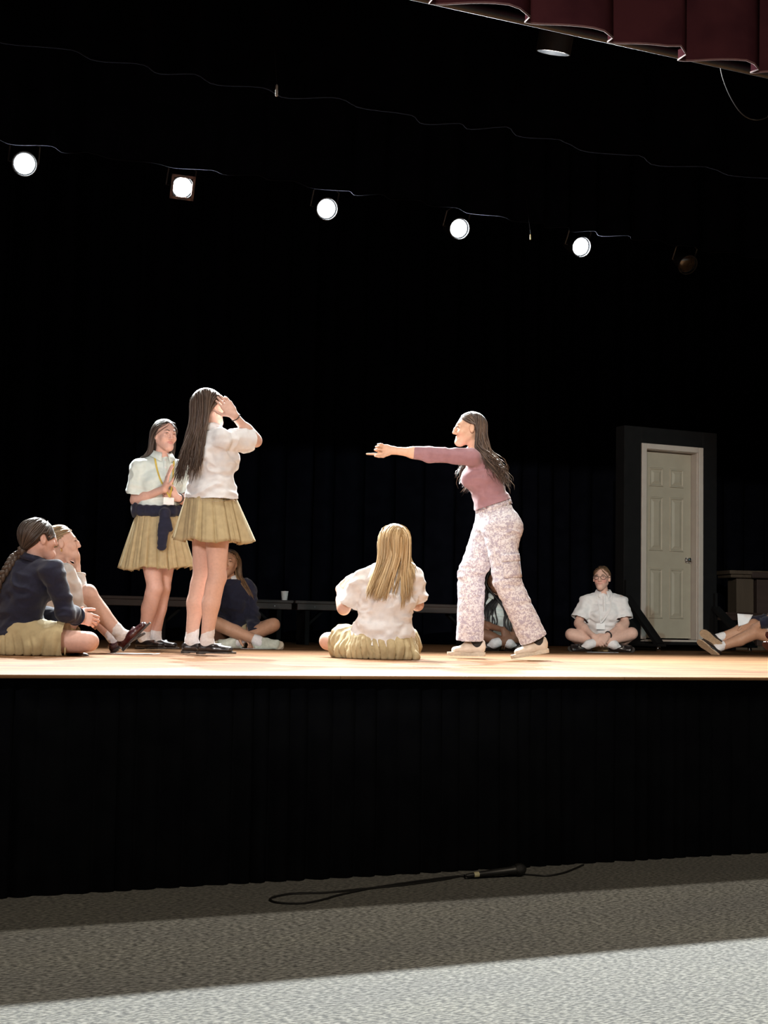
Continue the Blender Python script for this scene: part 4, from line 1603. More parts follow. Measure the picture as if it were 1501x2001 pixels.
    if shoes:
        kind, um, sm = shoes
        for i in '12':
            an = g['a' + i]
            t = unit(J['t' + i])
            u = np.asarray(J['u' + i] if 'u' + i in J else (0, 0, 1), float)
            u = unit(u - t * np.dot(u, t))
            y = np.cross(u, t)
            mx = np.eye(4)
            mx[:3, 0], mx[:3, 1], mx[:3, 2] = t, y, u
            mx[:3, 3] = an - u * .085
            key = kind + um.name + sm.name
            if key not in SHOE_ME:
                V, F = SHOES[kind]
                me = new_mesh('shoe', V, F)
                me.materials.append(um)
                b_ = MB()
                if kind == 'loafer':
                    b_.add(*slab(SOLE_OL, .006, .017))
                    b_.add(*slab([(x, y_) for x, y_ in SOLE_OL if x < .02], 0.0, .007))
                else:
                    b_.add(*slab([(x * 1.02, y_ * 1.08) for x, y_ in SOLE_OL], 0.0, .010))
                    b_.add(*slab([(x * 1.035, y_ * 1.13) for x, y_ in SOLE_OL], .0095, .025))
                ms = new_mesh('sole', b_.v, b_.f, False)
                ms.materials.append(sm)
                SHOE_ME[key] = (me, ms)
            me, ms = SHOE_ME[key]
            so = link('shoe', me, None, fig.e, matrix=mx)
            link('sole', ms, None, so)
            sops = []
            kn = g['k' + i]
            shd = unit(kn - an)
            hh = (sock or {}).get('h', .07)
            sops.append((rc(an - u * .01, an + shd * hh, .036, .0375, flat_b=True), .02, False))
            sops.append((rc(an, an - u * .050 + t * .055, .034, .018), .02, False))
            sops.append((rc(an, an - u * .050 - t * .012, .034, .022), .02, False))
            sops.append((rc(an + shd * (hh * .45), an + shd * (hh * .55), .0395, .0395), .01, False))
            V, F = field_mesh(sops, .0055)
            V, F = drop_caps(V, F, [(an + shd * hh, shd, .07)], .004)
            V = wrinkle(relax(V, F, 1), F, .0016, (20, 20, 60), 1.0)
            link('sock', new_mesh('sock', V, F), (sock or {}).get('mat', M['sock']), fig.e)
    fig.g, fig.Hm, fig.hc, fig.W, fig.up_t, fig.fwd, fig.body = g, Hm, hc, W, up_t, fwd, body
    if hairspec:
        fig.hair, fig.gather = hair(fig, hc, Hm, hsc, coll, hairspec, M['hair'])
    return fig

SHOE_ME = {}
_e = MB()
_e.lathe([(.0135 * math.cos(a) * -1, max(.0002, .0135 * math.sin(a))) for a in np.linspace(0.02, math.pi - .02, 12)], (0, 0, 0), (0, 1, 0), 16)
EYE = new_mesh('eye', _e.v, _e.f)
EYE.materials.append(M['eye'])

def lanyard(fig, mt, badge_at, badge_size=(.05, .075), tilt=0.0):
    g = fig.g
    b = fig.P(*badge_at)
    s = unit(g['s2'] - g['s1'])
    path = []
    for sg in (-1, 1):
        p = [g['neck'] + fig.up_t * .02 - fig.fwd * .03 + s * sg * .055, g['neck'] + fig.up_t * .012 + s * sg * .066 + fig.fwd * .02,
             g['chest'] + fig.fwd * .14 + s * sg * .05 + fig.up_t * .03, b + fig.fwd * .02]
        q = spline(p, 26)
        q = push_out(q, fig.shirt_ops, .010, 5)
        path.append(q)
    full = np.concatenate([path[0][::-1], path[1]])
    m_ = MB()
    for q in path:
        m_.tube(q, .006, 6, flat=.3, ref=s)
    m_.tube(spline([path[0][0], g['neck'] + fig.up_t * .025 - fig.fwd * .065, path[1][0]], 10), .006, 6, flat=.3, ref=fig.up_t)
    o = m_.build('lanyard', mt, fig.e, smooth=True)
    c = push_out(np.array([b]), fig.shirt_ops, .016, 6)[0]
    c = c - np.array((0, 0, badge_size[1] * .5))
    c = push_out(np.array([c]), fig.shirt_ops, .012, 4)[0]
    f = fig.fwd
    sx = unit(np.cross(f, (0, 0, 1)))
    MB().obox(c, sx, f, np.cross(sx, f), badge_size[0] * .5, .0015, badge_size[1] * .5).build('badge', M['paper'], o)
    return o

# ------------------------------------------------------------------ the people
NV = (0, 0, 1)
FIST = (1.0, 1.05, 1.1, 1.1)
# girl standing with her back to us, hand at her forehead
B = person(410, 8.7, 'person standing with back turned and one hand raised to the face, white polo, khaki skirt', dict(
    head=(408, 797, .0), hf=(.9, .43, -.03), hu=(0, 0, 1), neck=(412, 843, .0), s1=(388, 853, .14), s2=(438, 856, -.11),
    e1=(405, 930, .24), w1=(440, 905, .34), e2=(500, 862, .05), w2=(457, 811, -.08), chest=(414, 895, .01), waist=(414, 945, .0), pelvis=(412, 985, .0),
    h1=(401, 1003, .07), h2=(425, 1003, -.07), k1=(394, 1126, .08), k2=(424, 1128, -.07), a1=(374, 1250, .09), a2=(404, 1251, -.05),
    t1=(1, -.04, 0), t2=(1, -.10, 0), fwd=(.85, .5, 0),
    hd2=((-.62, -.08, .80), (-.25, .95, 0), (-1, 0, -.4), dict(curl=(.35, .3, .3, .35))),
    hd1=((.3, .5, .6), (-1, 0, 0), (0, 0, 1), dict())),
    skin='fair', h=.0065, hf=.0034,
    hairspec=dict(color=(.055, .034, .026), color2=(.11, .075, .052), wave=.007, wfreq=2.0, n=820, length=.50, seed=4, drift=(-.22, 0, 0), spread=.2, vol=1.4, clumps=60, back=1.2, frizz=.010, ragged=.35, thick=.0052, thin=.0017),
    top=dict(mat=M['white_cloth'], sleeve='short', sl=.80, sr=.074, grow=.024, hem=(413, 975, 0), blouse=True, hg=.018, wr=.009, wk=2.1, collar=True, collar_kw=dict(r0=.056, r1=.085)),
    bottom=dict(kind='skirt', mat=M['khaki'], wc=(412, 958, 0), wr=(.150, .128), hc=(418, 1060, 0), hr=(.232, .205), n=14, depth=.036),
    shoes=('loafer', M['loafer'], M['sole']), sock=dict(mat=M['sock'], h=.085), thin=1.0)
ring(B, B.g['w2'] + unit(B.g['e2'] - B.g['w2']) * .02, B.g['e2'] - B.g['w2'], .0285, .003, M['cable'], 'bracelet')

# girl standing towards us with raised palm, jumper round her waist
A = person(308, 9.9, 'person standing with raised palm, yellow lanyard and navy jumper tied round the waist', dict(
    head=(322, 852, .0), hf=(.62, -.78, -.02), hu=(.03, 0, 1), neck=(316, 896, .03), s1=(272, 912, -.05), s2=(352, 915, .11),
    e1=(265, 978, -.03), w1=(322, 955, -.18), e2=(368, 978, .07), w2=(348, 973, -.12), chest=(312, 945, .02), waist=(310, 988, .01), pelvis=(308, 1022, .0),
    h1=(287, 1038, -.04), h2=(329, 1038, .04), k1=(303, 1148, -.10), k2=(318, 1148, .03), a1=(281, 1245, -.03), a2=(303, 1245, .07),
    t1=(.88, -.40, 0), t2=(.97, -.2, 0), fwd=(.45, -.89, 0), gaze=(-.1, 1, 0),
    hd1=((.22, -.12, 1), (.9, .35, -.1), (-.45, -.9, .1), dict(curl=(.12, .08, .08, .12))),
    hd2=((-1, -.15, .28), (.1, .9, .3), (0, -.2, 1), dict(curl=(.75, .8, .8, .8)))),
    skin='rosy', h=.007, hf=.0036, nose=.6,
    hairspec=dict(color=(.040, .028, .024), color2=(.085, .06, .05), n=460, length=.34, seed=5, drift=(-.30, .25, 0), vol=1.2, part=.05, back=1.5),
    top=dict(mat=M['mint_cloth'], sleeve='short', sl=.82, sr=.072, grow=.02, hem=(308, 1006, 0), wr=.007, collar=True, collar_kw=dict(open_=.3, drop=.045)),
    bottom=dict(kind='skirt', mat=M['khaki'], wc=(308, 1006, 0), wr=(.148, .122), hc=(307, 1113, 0), hr=(.238, .215), n=20, depth=.020),
    shoes=('loafer', M['loafer'], M['sole']), sock=dict(mat=M['sock'], h=.055))
# the jumper round her waist
o_ = []
wc_ = A.P(308, 997, 0)
sd_ = unit(A.g['h2'] - A.g['h1'])
fw_ = np.cross((0, 0, 1), sd_)
fw_ = fw_ if np.dot(fw_, A.fwd) > 0 else -fw_
rp_ = [wc_ + sd_ * math.cos(a) * .165 + fw_ * math.sin(a) * .132 + np.array((0, 0, -.012 * math.sin(a))) for a in np.linspace(0, 6.2832, 17)]
for p_, q_ in zip(rp_[:-1], rp_[1:]):
    bk_ = np.dot(p_ - wc_, fw_) < 0
    o_.append((ec(p_, q_, (.052 if bk_ else .036, .018), (.052 if bk_ else .036, .018), (0, 0, 1)), .02, False))
kn_ = A.P(322, 1003, -.15)
o_.append((el(kn_, (.036, .034, .036)), .015, False))
o_.append((ec(kn_, A.P(318, 1040, -.21), (.026, .018), (.034, .018), (1, .3, 0)), .015, False))
o_.append((ec(A.P(318, 1040, -.21), A.P(316, 1072, -.24), (.034, .018), (.030, .016), (1, .3, 0)), .015, False))
o_.append((ec(kn_, A.P(330, 1035, -.19), (.026, .018), (.028, .016), (1, .3, 0)), .012, False))
V_, F_ = field_mesh(o_, .006)
V_ = wrinkle(relax(V_, F_, 2), F_, .008, (14, 14, 26), 4.0)
link('tied_jumper', new_mesh('tied_jumper', V_, F_), M['navy'], A.e)
lanyard(A, mat('yellow_ribbon', (.62, .46, .08), .7), (330, 972, -.17), (.075, .05))
ring(A, A.g['w2'] + unit(A.g['e2'] - A.g['w2']) * .015, A.g['e2'] - A.g['w2'], .029, .007, M['cable'], 'wristband')

# girl in a navy jumper sitting at the left edge
N1 = person(60, 8.0, 'person in a navy jumper sitting with clasped hands at the left edge', dict(
    head=(76, 1055, .0), hf=(.80, .58, .05), neck=(62, 1098, -.01), s1=(36, 1108, .14), s2=(101, 1113, -.12),
    e1=(70, 1200, .24), w1=(128, 1212, .14), e2=(130, 1196, -.10), w2=(150, 1205, .02), chest=(48, 1150, .0), waist=(38, 1195, -.01), pelvis=(34, 1243, .0),
    h1=(22, 1252, .08), h2=(54, 1252, -.08), k1=(110, 1238, .32), k2=(172, 1254, -.10), a1=(140, 1262, .10), a2=(100, 1264, .17),
    t1=(.7, -.7, 0), t2=(-.5, .85, 0), u1=(0, .3, 1), fwd=(.80, .58, 0),
    hd2=((.75, .25, -.15), (-.2, .9, -.2), (.2, .2, 1), dict(curl=(.5, .55, .6, .6))),
    hd1=((.8, -.3, .05), (.1, -.5, .6), (.2, .8, .3), dict(curl=(.5, .5, .5, .5)))),
    skin='rosy', h=.0065, hf=.0034,
    hairspec=dict(color=(.038, .028, .025), color2=(.085, .062, .050), n=420, length=.05, seed=6, gather=(0, -.098, -.055), tail=(-.6, -.2, -.8), stop_at_gather=True, ear=True, clump=.2, vol=.7, thick=.0058),
    top=dict(mat=M['navy'], sleeve='long', sl=.93, grow=.026, hem=(34, 1236, 0), hg=.022, wr=.009, name='jumper', collar=True, collar_kw=dict(r0=.062, r1=.078, open_=.12, h=.028, drop=.012)),
    bottom=dict(kind='lap', mat=M['khaki'], grow=.028, len=.66, wr=.016, extra=(((10, 1262, .0), (60, 1268, -.16), .075, .05), ((-15, 1268, -.05), (110, 1272, -.16), .05, .035))),
    shoes=('loafer', M['loafer'], M['sole']))
br_ = spline([N1.gather, N1.P(34, 1092, -.02), N1.P(22, 1106, -.06), N1.P(6, 1128, -.08), N1.P(-6, 1160, -.08), N1.P(-10, 1185, -.08)], 60)
br_ = push_out(br_, N1.shirt_ops, .022, 5)
bm_ = MB()
for k_ in range(3):
    t_ = np.linspace(0, 1, 60)
    ph_ = t_ * 26 + k_ * 2.094
    tn_ = np.gradient(br_, axis=0)
    tn_ /= np.linalg.norm(tn_, axis=1)[:, None]
    sx_ = np.cross(tn_, (0, 1, 0))
    sx_ /= np.linalg.norm(sx_, axis=1)[:, None]
    sy_ = np.cross(tn_, sx_)
    pp_ = br_ + sx_ * (np.sin(ph_) * .014)[:, None] + sy_ * (np.sin(ph_ * 2) * .008)[:, None]
    bm_.tube(pp_, np.interp(t_, [0, .15, .85, 1], [.016, .015, .012, .003]), 7)
me_ = new_mesh('braid', bm_.v, bm_.f, True, np.tile((.075, .055, .045), (len(bm_.v), 1)))
link('braid', me_, M['hair'], N1.hair)
# W: girl in white long sleeves beside her
W1 = person(150, 8.8, 'person in a white long sleeved shirt sitting with chin in hand', dict(
    head=(121, 1064, .0), hf=(.95, .22, .16), hu=(-.12, 0, 1), neck=(112, 1107, .0), s1=(104, 1118, .14), s2=(126, 1121, -.13),
    e1=(135, 1190, .20), w1=(170, 1205, .22), e2=(159, 1184, -.08), w2=(150, 1117, .0), chest=(108, 1152, .01), waist=(100, 1200, .02), pelvis=(95, 1243, .02),
    h1=(98, 1250, .10), h2=(104, 1250, -.06), k1=(163, 1168, .10), k2=(170, 1160, -.07), a1=(222, 1246, .10), a2=(236, 1240, -.08),
    t1=(.82, .1, .50), u1=(-.5, 0, .85), t2=(.70, -.12, .70), u2=(-.70, -.1, .72), fwd=(.93, .3, 0),
    hd2=((.02, .05, 1), (-1, .1, 0), (-.2, -1, 0), dict(curl=(.16, .2, .25, .3), thumb=(.5, .5, .6))),
    hd1=((.8, 0, -.4), (0, 0, -1), (0, -1, 0), dict())),
    skin='fair', h=.0065, hf=.0034,
    hairspec=dict(color=(.30, .21, .12), color2=(.48, .38, .25), n=380, length=.05, seed=7, gather=(0, -.108, .0), stop_at_gather=True, ear=True, clump=.15, vol=.45, thick=.0052),
    top=dict(mat=M['white_cloth'], sleeve='long', sl=.88, grow=.022, hem=(95, 1238, .02), wr=.009),
    bottom=dict(kind='lap', mat=M['khaki'], grow=.02, len=.42),
    shoes=('loafer', M['oxblood'], M['sole']), sock=dict(mat=M['sock'], h=.075))
ring(W1, W1.g['w2'] - np.array((0, 0, .012)), W1.g['e2'] - W1.g['w2'], .0275, .0035, M['gold'], 'bracelet')
ring(W1, W1.hc + W1.Hm @ np.array((.078, -.008, -.040)), W1.Hm[:, 1] + W1.Hm[:, 0] * .4, .009, .0022, M['gold'], 'earring')

# N2: girl in navy behind the standing girl's legs
N2 = person(470, 11.6, 'person in a navy jacket and pale sneakers sitting cross legged behind the standing pair', dict(
    head=(446, 1101, .0), hf=(-.05, -.99, .06), hu=(.05, 0, 1), neck=(448, 1136, .04), s1=(416, 1148, .03), s2=(484, 1147, .03),
    e1=(416, 1206, -.04), w1=(468, 1240, -.22), e2=(494, 1205, -.02), w2=(497, 1240, -.20), chest=(451, 1172, .03), waist=(452, 1208, .05), pelvis=(452, 1238, .08),
    h1=(434, 1246, .06), h2=(472, 1246, .06), k1=(424, 1219, -.24), k2=(534, 1221, -.14), a1=(506, 1252, -.30), a2=(466, 1252, -.22),
    t1=(.97, -.25, .05), u1=(.1, -.75, .65), t2=(-.85, -.5, .05), u2=(0, -.75, .65), fwd=(0, -1, 0),
    hd1=((.75, -.25, -.4), (0, .3, -1), (0, -1, .2), dict(curl=(.45, .5, .5, .55))),
    hd2=((-.1, -.35, -.9), (-.3, .9, 0), (-1, 0, 0), dict(curl=(.4, .45, .5, .5)))),
    skin='tan', h=.009, hf=.0048, nose=.7,
    hairspec=dict(color=(.10, .055, .03), color2=(.26, .16, .08), n=260, length=.42, seed=8, drift=(.35, -.45, 0), vol=1.0, thick=.008, thin=.003, back=1.5),
    top=dict(mat=M['navy'], sleeve='long', sl=.92, grow=.026, hem=(452, 1236, .08), wr=.012, name='jacket', collar=True, collar_mat=M['paper'], collar_kw=dict(open_=.35, drop=.06, r0=.056, r1=.085)),
    bottom=dict(kind='lap', mat=M['khaki'], grow=.015, len=.40),
    shoes=('sneaker', M['offwhite_shoe'], M['gum_sole']), sock=dict(mat=M['sock'], h=.05))

# BL: blonde girl from behind
BL = person(735, 8.7, 'person in a white shirt and khaki skirt sitting alone with back turned', dict(
    head=(768, 1062, .0), hf=(-.50, .86, -.04), hu=(-.03, 0, 1), neck=(764, 1108, -.02), s1=(708, 1133, .01), s2=(808, 1127, .01),
    e1=(672, 1190, .06), w1=(664, 1150, .26), e2=(816, 1182, .10), w2=(800, 1150, .30), chest=(758, 1163, .0), waist=(750, 1212, -.01), pelvis=(744, 1248, -.01),
    h1=(718, 1258, .02), h2=(772, 1258, .02), k1=(642, 1253, .22), k2=(796, 1256, .36), a1=(730, 1268, .42), a2=(720, 1268, .50),
    t1=(.8, .5, 0), t2=(-.8, .5, 0), fwd=(-.2, .98, 0),
    hd1=((.5, .5, .6), (1, 0, 0), (0, -.5, 1), dict(curl=(.4, .4, .4, .4))),
    hd2=((-.4, .4, .7), (-1, 0, 0), (0, -.5, 1), dict(curl=(.4, .4, .4, .4)))),
    skin='fair', h=.0065, hf=.0036,
    hairspec=dict(color=(.34, .215, .095), color2=(.66, .51, .30), n=700, length=.40, seed=9, drift=(-.30, -.1, 0), drift2=(-.06, -.1, 0), spread=.08, vol=1.6, clumps=70, clump=.6, back=.6, thick=.0058, ragged=.2, frizz=.008),
    top=dict(mat=M['white_cloth'], sleeve='short', sl=.80, sr=.070, grow=.034, hem=(745, 1260, -.01), blouse=True, hg=.02, wr=.011, collar=False),
    bottom=dict(kind='lap', mat=M['khaki'], grow=.026, len=.72, wr=.018, ws=(20, 20, 4), pa=.014, pleats=34, extra=(((672, 1272, .0), (800, 1276, -.06), .05, .045), ((690, 1280, -.10), (812, 1284, -.12), .03, .02))),
    shoes=('loafer', M['loafer'], M['sole']))

# WO: the woman pointing
WO = person(960, 9.3, 'person in a mauve top and camouflage trousers striding and pointing', dict(
    head=(918, 840, .0), hf=(-.99, -.06, .02), hu=(-.06, 0, 1), neck=(937, 886, .0), s1=(922, 893, -.14), s2=(944, 897, .15),
    e1=(838, 888, -.16), w1=(766, 880, -.16), e2=(965, 955, .24), w2=(968, 1012, .18), chest=(944, 928, .0), waist=(958, 972, .0), pelvis=(971, 1012, .0),
    h1=(978, 1032, -.08), h2=(960, 1030, .08), k1=(992, 1138, -.10), k2=(922, 1122, .10), a1=(1050, 1253, -.08), a2=(930, 1257, .12),
    t1=(-.95, -.12, -.18), u1=(-.2, 0, .97), t2=(-1, -.08, 0), fwd=(-.97, -.05, -.25), gaze=(0, 1, .05),
    hd1=((-.99, 0, .02), (0, -1, .1), (-.1, -.2, -1), dict(curl=(.04, 1.05, 1.1, 1.1), thumb=(.75, .55, .3))),
    hd2=((-.2, 0, -1), (0, -1, 0), (-1, 0, 0), dict())),
    skin='olive', h=.0065, hf=.0032, nose=1.0,
    hairspec=dict(color=(.050, .036, .032), color2=(.14, .092, .064), n=800, thick=.0048, thin=.0016, length=.44, seed=10, drift=(.34, 0, 0), drift2=(-.75, .05, 0), vol=1.0, ear=True, wave=.024, wfreq=2.4, clumps=38, clump=.72, frizz=.022, ragged=.4, back=1.7, part=.0),
    top=dict(mat=M['mauve'], sleeve='threequarter', sl=.42, er=.044, grow=.013, hem=(963, 986, 0), wr=.004, ws=(7, 7, 22), name='top'),
    bottom=dict(kind='pants', mat=M['camo'], wc=(962, 984, 0), hem1=(1043, 1250, -.08), hem2=(918, 1252, .11), rk=.086, rh=.090),
    shoes=('sneaker', M['beige_shoe'], M['gum_sole']), sock=dict(mat=M['black_sock'], h=.07))

# waistband, belt loops, pocket flap and seam of her trousers
wb_ = WO.P(962, 984, 0)
ax_ = unit(wb_ - WO.g['pelvis'])
sd_ = unit(WO.g['h2'] - WO.g['h1'])
sd_ = unit(sd_ - ax_ * np.dot(sd_, ax_))
fd_ = np.cross(ax_, sd_)
v_, f_ = [], []
for z_ in (.004, -.034):
    for a_ in np.linspace(0, 6.2832, 48, endpoint=False):
        v_.append(wb_ + ax_ * z_ + sd_ * math.cos(a_) * (.140 - z_ * .12) + fd_ * math.sin(a_) * (.112 - z_ * .10))
f_ = [(i, (i + 1) % 48, 48 + (i + 1) % 48, 48 + i) for i in range(48)]
bo_ = link('waistband', new_mesh('waistband', v_, f_), M['camo'], WO.pants)
md_ = bo_.modifiers.new('cloth_thickness', 'SOLIDIFY')
md_.thickness = .005
for a_ in (3.6, 4.5, 5.5, 2.3):
    c_ = wb_ - ax_ * .016 + sd_ * math.cos(a_) * .150 + fd_ * math.sin(a_) * .121
    n_ = unit(sd_ * math.cos(a_) * .8 + fd_ * math.sin(a_))
    MB().obox(c_, np.cross(ax_, n_), n_, ax_, .006, .003, .024).build('belt_loop', M['camo'], bo_)
th_ = unit(WO.g['k1'] - WO.g['h1'])
for k_, (d_, w_, h_, nm_) in enumerate(((.20, .060, .024, 'pocket_flap'), (.275, .058, .055, 'cargo_pocket'))):
    q_ = []
    for j in range(5):
        for i in range(9):
            p_ = WO.g['h1'] + th_ * (d_ + (j / 4 - .5) * 2 * h_) + np.array((1, 0, .1)) * ((i / 8 - .5) * 2 * w_ + .03) + np.array((0, -.2, 0))
            q_.append(p_)
    q_ = np.array(q_)
    for _ in range(12):
        q_[:, 1] += np.maximum(eval_ops(WO.pants_ops, q_) - .010 + .004 * k_, -.05) * .8
    f_ = [(j * 9 + i, j * 9 + i + 1, j * 9 + 10 + i, j * 9 + 9 + i) for j in range(4) for i in range(8)]
    po_ = link(nm_, new_mesh(nm_, q_, f_), M['camo'], WO.pants)
    md_ = po_.modifiers.new('cloth_thickness', 'SOLIDIFY')
    md_.thickness = .006

def placket(fig, mt, ln=.15, buttons=3):
    g = fig.g
    n = 12
    top = g['neck'] + fig.fwd * .055 - fig.up_t * .005
    path = np.array([top - fig.up_t * ln * i / (n - 1) + fig.fwd * (.02 + .06 * i / (n - 1)) for i in range(n)])
    for _ in range(10):
        path -= fig.fwd[None] * (eval_ops(fig.shirt_ops, path) - .010)[:, None] * .8
    s = unit(np.cross(fig.fwd, fig.up_t))
    v, f = [], []
    for p in path:
        v += [p - s * .014 - fig.fwd * .006, p - s * .013, p + s * .013, p + s * .014 - fig.fwd * .006]
    f = [(i * 4 + k, i * 4 + k + 1, i * 4 + 5 + k, i * 4 + 4 + k) for i in range(n - 1) for k in range(3)]
    o = link('placket', new_mesh('placket', v, f), mt, fig.shirt)
    for b in range(buttons):
        p = path[int((b + .5) * (n - 1) / buttons)]
        MB().lathe([(0, .005), (.002, .0055), (.003, .004)], p, fig.fwd, 10).build('button', M['sock'], o)
placket(A, M['mint_cloth'])

# BR: girl with braids seen between the woman's legs
BR = person(985, 12.8, 'person sitting half hidden behind the legs of the pointing person', dict(
    head=(968, 1134, .0), hf=(.06, -.99, .0), neck=(971, 1167, .03), s1=(938, 1180, .02), s2=(1007, 1180, .02),
    e1=(936, 1218, -.06), w1=(984, 1231, -.24), e2=(1013, 1222, -.02), w2=(1004, 1240, -.22), chest=(972, 1202, .03), waist=(972, 1230, .05), pelvis=(972, 1252, .08),
    h1=(952, 1258, .06), h2=(992, 1258, .06), k1=(926, 1234, -.16), k2=(1030, 1240, -.14), a1=(996, 1257, -.26), a2=(966, 1257, -.30),
    t1=(.9, -.3, 0), u1=(0, -.75, .65), t2=(-.95, -.25, 0), u2=(0, -.75, .65), fwd=(.05, -1, 0),
    hd1=((.45, -.25, -.85), (0, .6, -.5), (.6, -.6, 0), dict(curl=(.3, .3, .35, .4))),
    hd2=((-.5, -.2, -.5), (0, .6, -.5), (-.6, -.6, 0), dict(curl=(.4, .4, .4, .4)))),
    skin='brown', h=.009, hf=.005,
    hairspec=dict(color=(.008, .007, .008), color2=(.02, .018, .018), n=150, length=.40, seed=12, drift=(.03, -.55, 0), vol=1.0, thick=.0075, thin=.005, thick_frac=.7, clump=.1, bead=.22, pts=26, back=1.3, frizz=.003),
    top=dict(mat=M['mint_cloth'], sleeve='short', sl=.8, sr=.07, grow=.02, hem=(972, 1250, .08), wr=.01, collar=True),
    bottom=dict(kind='lap', mat=M['khaki'], grow=.015, len=.45),
    shoes=('loafer', M['loafer'], M['sole']), sock=dict(mat=M['sock'], h=.06))

r_ = np.random.default_rng(3)
for s_ in (-1, 1):
    for k_ in range(9):
        y_ = .055 - .014 * k_
        st_ = [(.040 * s_, y_ * .8, .098), (.070 * s_, y_, .055), (.084 * s_, y_, .0), ((.080 + .004 * k_) * s_, y_ + .01, -.06)]
        p_ = [BR.hc + BR.Hm @ np.array(q_) for q_ in st_]
        ch_ = BR.g['chest'] + BR.fwd * .12 + np.array(((.035 + .012 * k_) * s_, -.01, .06))
        p_ += [ch_, ch_ + np.array((.01 * s_ + r_.normal(0, .012), -.03, -.13)), ch_ + np.array((.015 * s_ + r_.normal(0, .015), -.05, -.22 - .03 * r_.random()))]
        p_ = push_out(spline(p_, 40), BR.shirt_ops, .010, 4)
        rad_ = .0075 * (1 + .18 * np.sin(np.arange(40) * 2.1)) * np.interp(np.arange(40), [0, 3, 34, 39], [.6, 1, .9, .4])
        v_, f_ = tube_mesh(p_, rad_, 6)
        link('braid', new_mesh('braid', v_, f_, True, np.tile((.010, .008, .009), (len(v_), 1))), M['hair'], BR.hair)

# GL: girl with glasses
GL = person(1176, 13.4, 'person in glasses and a white polo shirt sitting cross legged before the door', dict(
    head=(1176, 1131, .0), hf=(-.34, -.94, .05), neck=(1179, 1163, .04), s1=(1146, 1174, .02), s2=(1213, 1174, .02),
    e1=(1130, 1218, -.05), w1=(1160, 1243, -.26), e2=(1222, 1218, -.05), w2=(1187, 1242, -.26), chest=(1179, 1198, .03), waist=(1179, 1228, .05), pelvis=(1178, 1252, .08),
    h1=(1158, 1258, .06), h2=(1198, 1258, .06), k1=(1117, 1240, -.12), k2=(1234, 1238, -.12), a1=(1200, 1259, -.24), a2=(1150, 1259, -.30),
    t1=(.92, -.38, 0), u1=(0, -.75, .65), t2=(-.93, -.35, 0), u2=(0, -.75, .65), fwd=(-.05, -1, 0),
    hd1=((.55, -.35, -.45), (.3, .5, -.3), (.2, -.6, .7), dict(curl=(.5, .55, .6, .6))),
    hd2=((-.55, -.35, -.45), (-.3, .5, -.3), (-.2, -.6, .7), dict(curl=(.5, .55, .6, .6)))),
    skin='fair', h=.009, hf=.0046, blush=.6, nose=.7, thin=1.06,
    hairspec=dict(color=(.115, .065, .035), color2=(.22, .14, .08), n=260, length=.05, seed=13, gather=(0, -.104, -.02), stop_at_gather=True, ear=True, clump=.1, vol=.4, thick=.0065, thin=.003),
    top=dict(mat=M['white_cloth'], sleeve='short', sl=.82, sr=.080, grow=.024, hem=(1178, 1246, .08), wr=.010, collar=True, collar_kw=dict(open_=.35, drop=.045)),
    bottom=dict(kind='lap', mat=M['khaki'], grow=.012, len=.42),
    shoes=('loafer', M['loafer'], M['sole']), sock=dict(mat=M['sock'], h=.075))
placket(GL, M['white_cloth'])
gm = MB()
for s_ in (-1, 1):
    rp_ = [GL.hc + GL.Hm @ np.array((s_ * .034 + .0245 * math.cos(a), .101 - .006 * abs(math.cos(a)) * (1 if s_ * math.cos(a) > 0 else 0), .004 + .019 * math.sin(a))) for a in np.linspace(0, 6.2832, 22, endpoint=False)]
    gm.tube(rp_, .0022, 6, closed=True)
    gm.tube([GL.hc + GL.Hm @ np.array(p) for p in ((s_ * .058, .094, .010), (s_ * .076, .05, .010), (s_ * .082, .0, .012))], .002, 6)
gm.tube([GL.hc + GL.Hm @ np.array(p) for p in ((-.0095, .101, .006), (0, .105, .010), (.0095, .101, .006))], .002, 6)
gm.build('glasses', mat('glasses_frame', (.06, .045, .04), .3), GL.e, smooth=True)
lanyard(GL, M['white_cloth'], (1174, 1218, -.14), (.08, .055))
ring(GL, GL.g['w2'] + unit(GL.g['e2'] - GL.g['w2']) * .02, GL.g['e2'] - GL.g['w2'], .029, .006, M['cable'], 'wristwatch', 1.6)

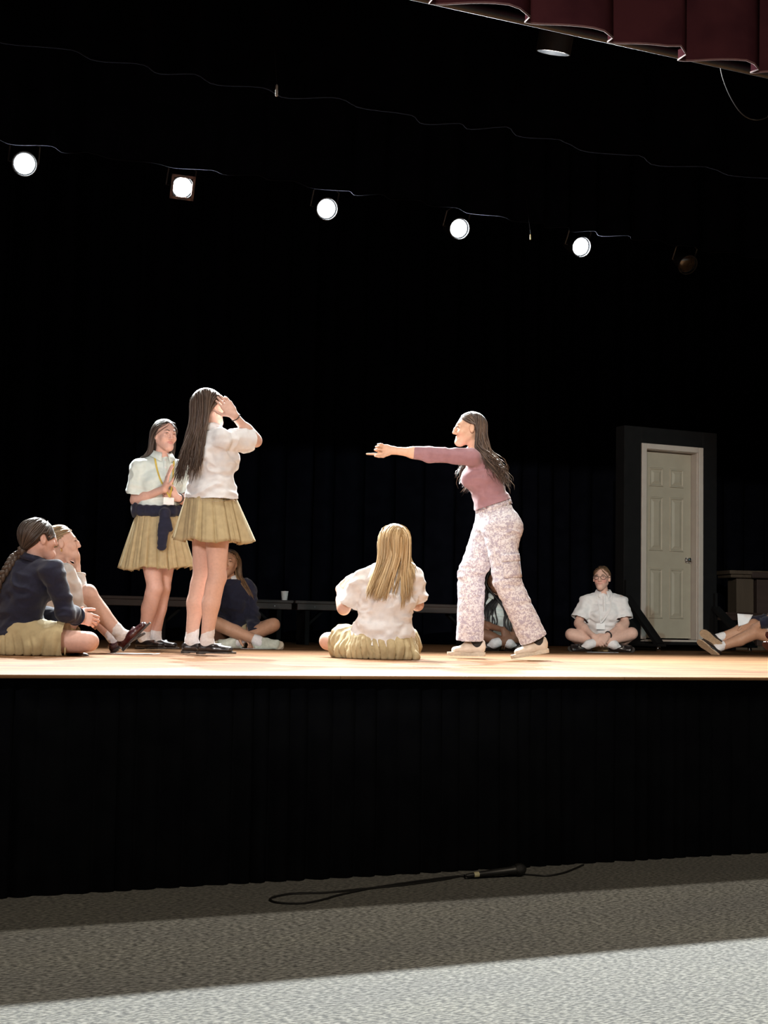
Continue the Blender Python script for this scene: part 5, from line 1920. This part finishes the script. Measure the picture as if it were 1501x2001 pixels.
# RS: girl with outstretched legs at the right edge
RS = person(1480, 13.0, 'person with outstretched crossed legs holding papers at the right edge', dict(
    head=(1548, 1120, .0), hf=(-.95, -.2, -.1), neck=(1556, 1154, .0), s1=(1556, 1168, -.15), s2=(1558, 1166, .16),
    e1=(1526, 1212, -.16), w1=(1485, 1219, -.10), e2=(1510, 1208, .14), w2=(1453, 1219, .06), chest=(1560, 1190, .0), waist=(1562, 1225, .0), pelvis=(1560, 1252, .0),
    h1=(1556, 1258, -.09), h2=(1556, 1258, .09), k1=(1476, 1236, -.10), k2=(1473, 1222, .05), a1=(1402, 1266, -.04), a2=(1402, 1247, .0),
    t1=(-.78, .12, .60), u1=(.50, .5, .60), t2=(-.80, -.10, .55), u2=(.45, .82, .45), fwd=(-.98, -.1, 0),
    hd1=((-.85, -.1, -.5), (-.2, .4, -.9), (-.2, .9, .2), dict(curl=(.25, .3, .3, .35))),
    hd2=((-.88, -.1, -.45), (-.3, -.2, -.9), (-.2, -.9, .1), dict(curl=(.2, .25, .25, .3)))),
    skin='tan', h=.009, hf=.005,
    hairspec=dict(color=(.05, .03, .02), n=160, length=.35, seed=14, thick=.008, thin=.004, back=1.4),
    top=dict(mat=M['navy'], sleeve='long', sl=.93, grow=.026, hem=(1560, 1250, 0), wr=.011, name='jumper'),
    bottom=dict(kind='lap', mat=M['khaki'], grow=.015, len=.5),
    shoes=('loafer', M['loafer'], M['tan_sole']), sock=dict(mat=M['sock'], h=.085))
# papers in her hands
for k_, (pts_, lb_) in enumerate(((((1441, 1199, .02), (1472, 1201, .04), (1462, 1218, .0), (1443, 1224, -.02)), 'white sheet standing up from the hands of the person with outstretched legs'),
                                  (((1470, 1232, -.14), (1486, 1218, .06), (1530, 1214, .10), (1516, 1229, -.12)), 'white sheet lying across the lap of the person with outstretched legs'))):
    q_ = [RS.P(*p) for p in pts_]
    n_ = 6
    v_, f_ = [], []
    nn_ = unit(np.cross(q_[1] - q_[0], q_[3] - q_[0]))
    for j in range(n_ + 1):
        for i in range(n_ + 1):
            a_, b_ = i / n_, j / n_
            p_ = (q_[0] * (1 - a_) + q_[1] * a_) * (1 - b_) + (q_[3] * (1 - a_) + q_[2] * a_) * b_ + nn_ * .008 * math.sin(a_ * 3.1) * math.sin(b_ * 2 + .5)
            v_.append(p_)
    f_ = [(j * (n_ + 1) + i, j * (n_ + 1) + i + 1, (j + 1) * (n_ + 1) + i + 1, (j + 1) * (n_ + 1) + i) for j in range(n_) for i in range(n_)]
    po = link('paper_sheet', new_mesh('paper_sheet', v_, f_), M['paper'])
    po.location = tuple(RS.base)
    po.rotation_euler = (0, 0, -TH)
    md_ = po.modifiers.new('sheet_thickness', 'SOLIDIFY')
    md_.thickness = .0008
    tag(po, lb_, 'paper', 'loose white papers')

# the next girl, of whom only a shoe enters the picture: same build, her own place and shoes
z0_, z1_ = at(1617, 1200, 12.0)[2], at(1617, 1300, 12.0)[2]
bs_ = at(1617, 1200 + (z0_ - HS) / (z0_ - z1_) * 100, 12.0)
e2_ = empty('person', (bs_[0], bs_[1], HS), -TH)
tag(e2_, 'person whose brown loafer just enters the picture at the right edge', 'person')
def copy_tree(o, parent):
    c = o.copy()
    COL.objects.link(c)
    c.parent = parent
    c.matrix_parent_inverse = o.matrix_parent_inverse.copy()
    for ch in o.children:
        copy_tree(ch, c)
    return c
for ch in list(RS.e.children):
    c = copy_tree(ch, e2_)
    if c.name.startswith('shoe'):
        me_ = c.data.copy()
        me_.materials[0] = M['oxblood']
        c.data = me_
        for s_ in c.children:
            ms_ = s_.data.copy()
            ms_.materials[0] = M['oxblood']
            s_.data = ms_
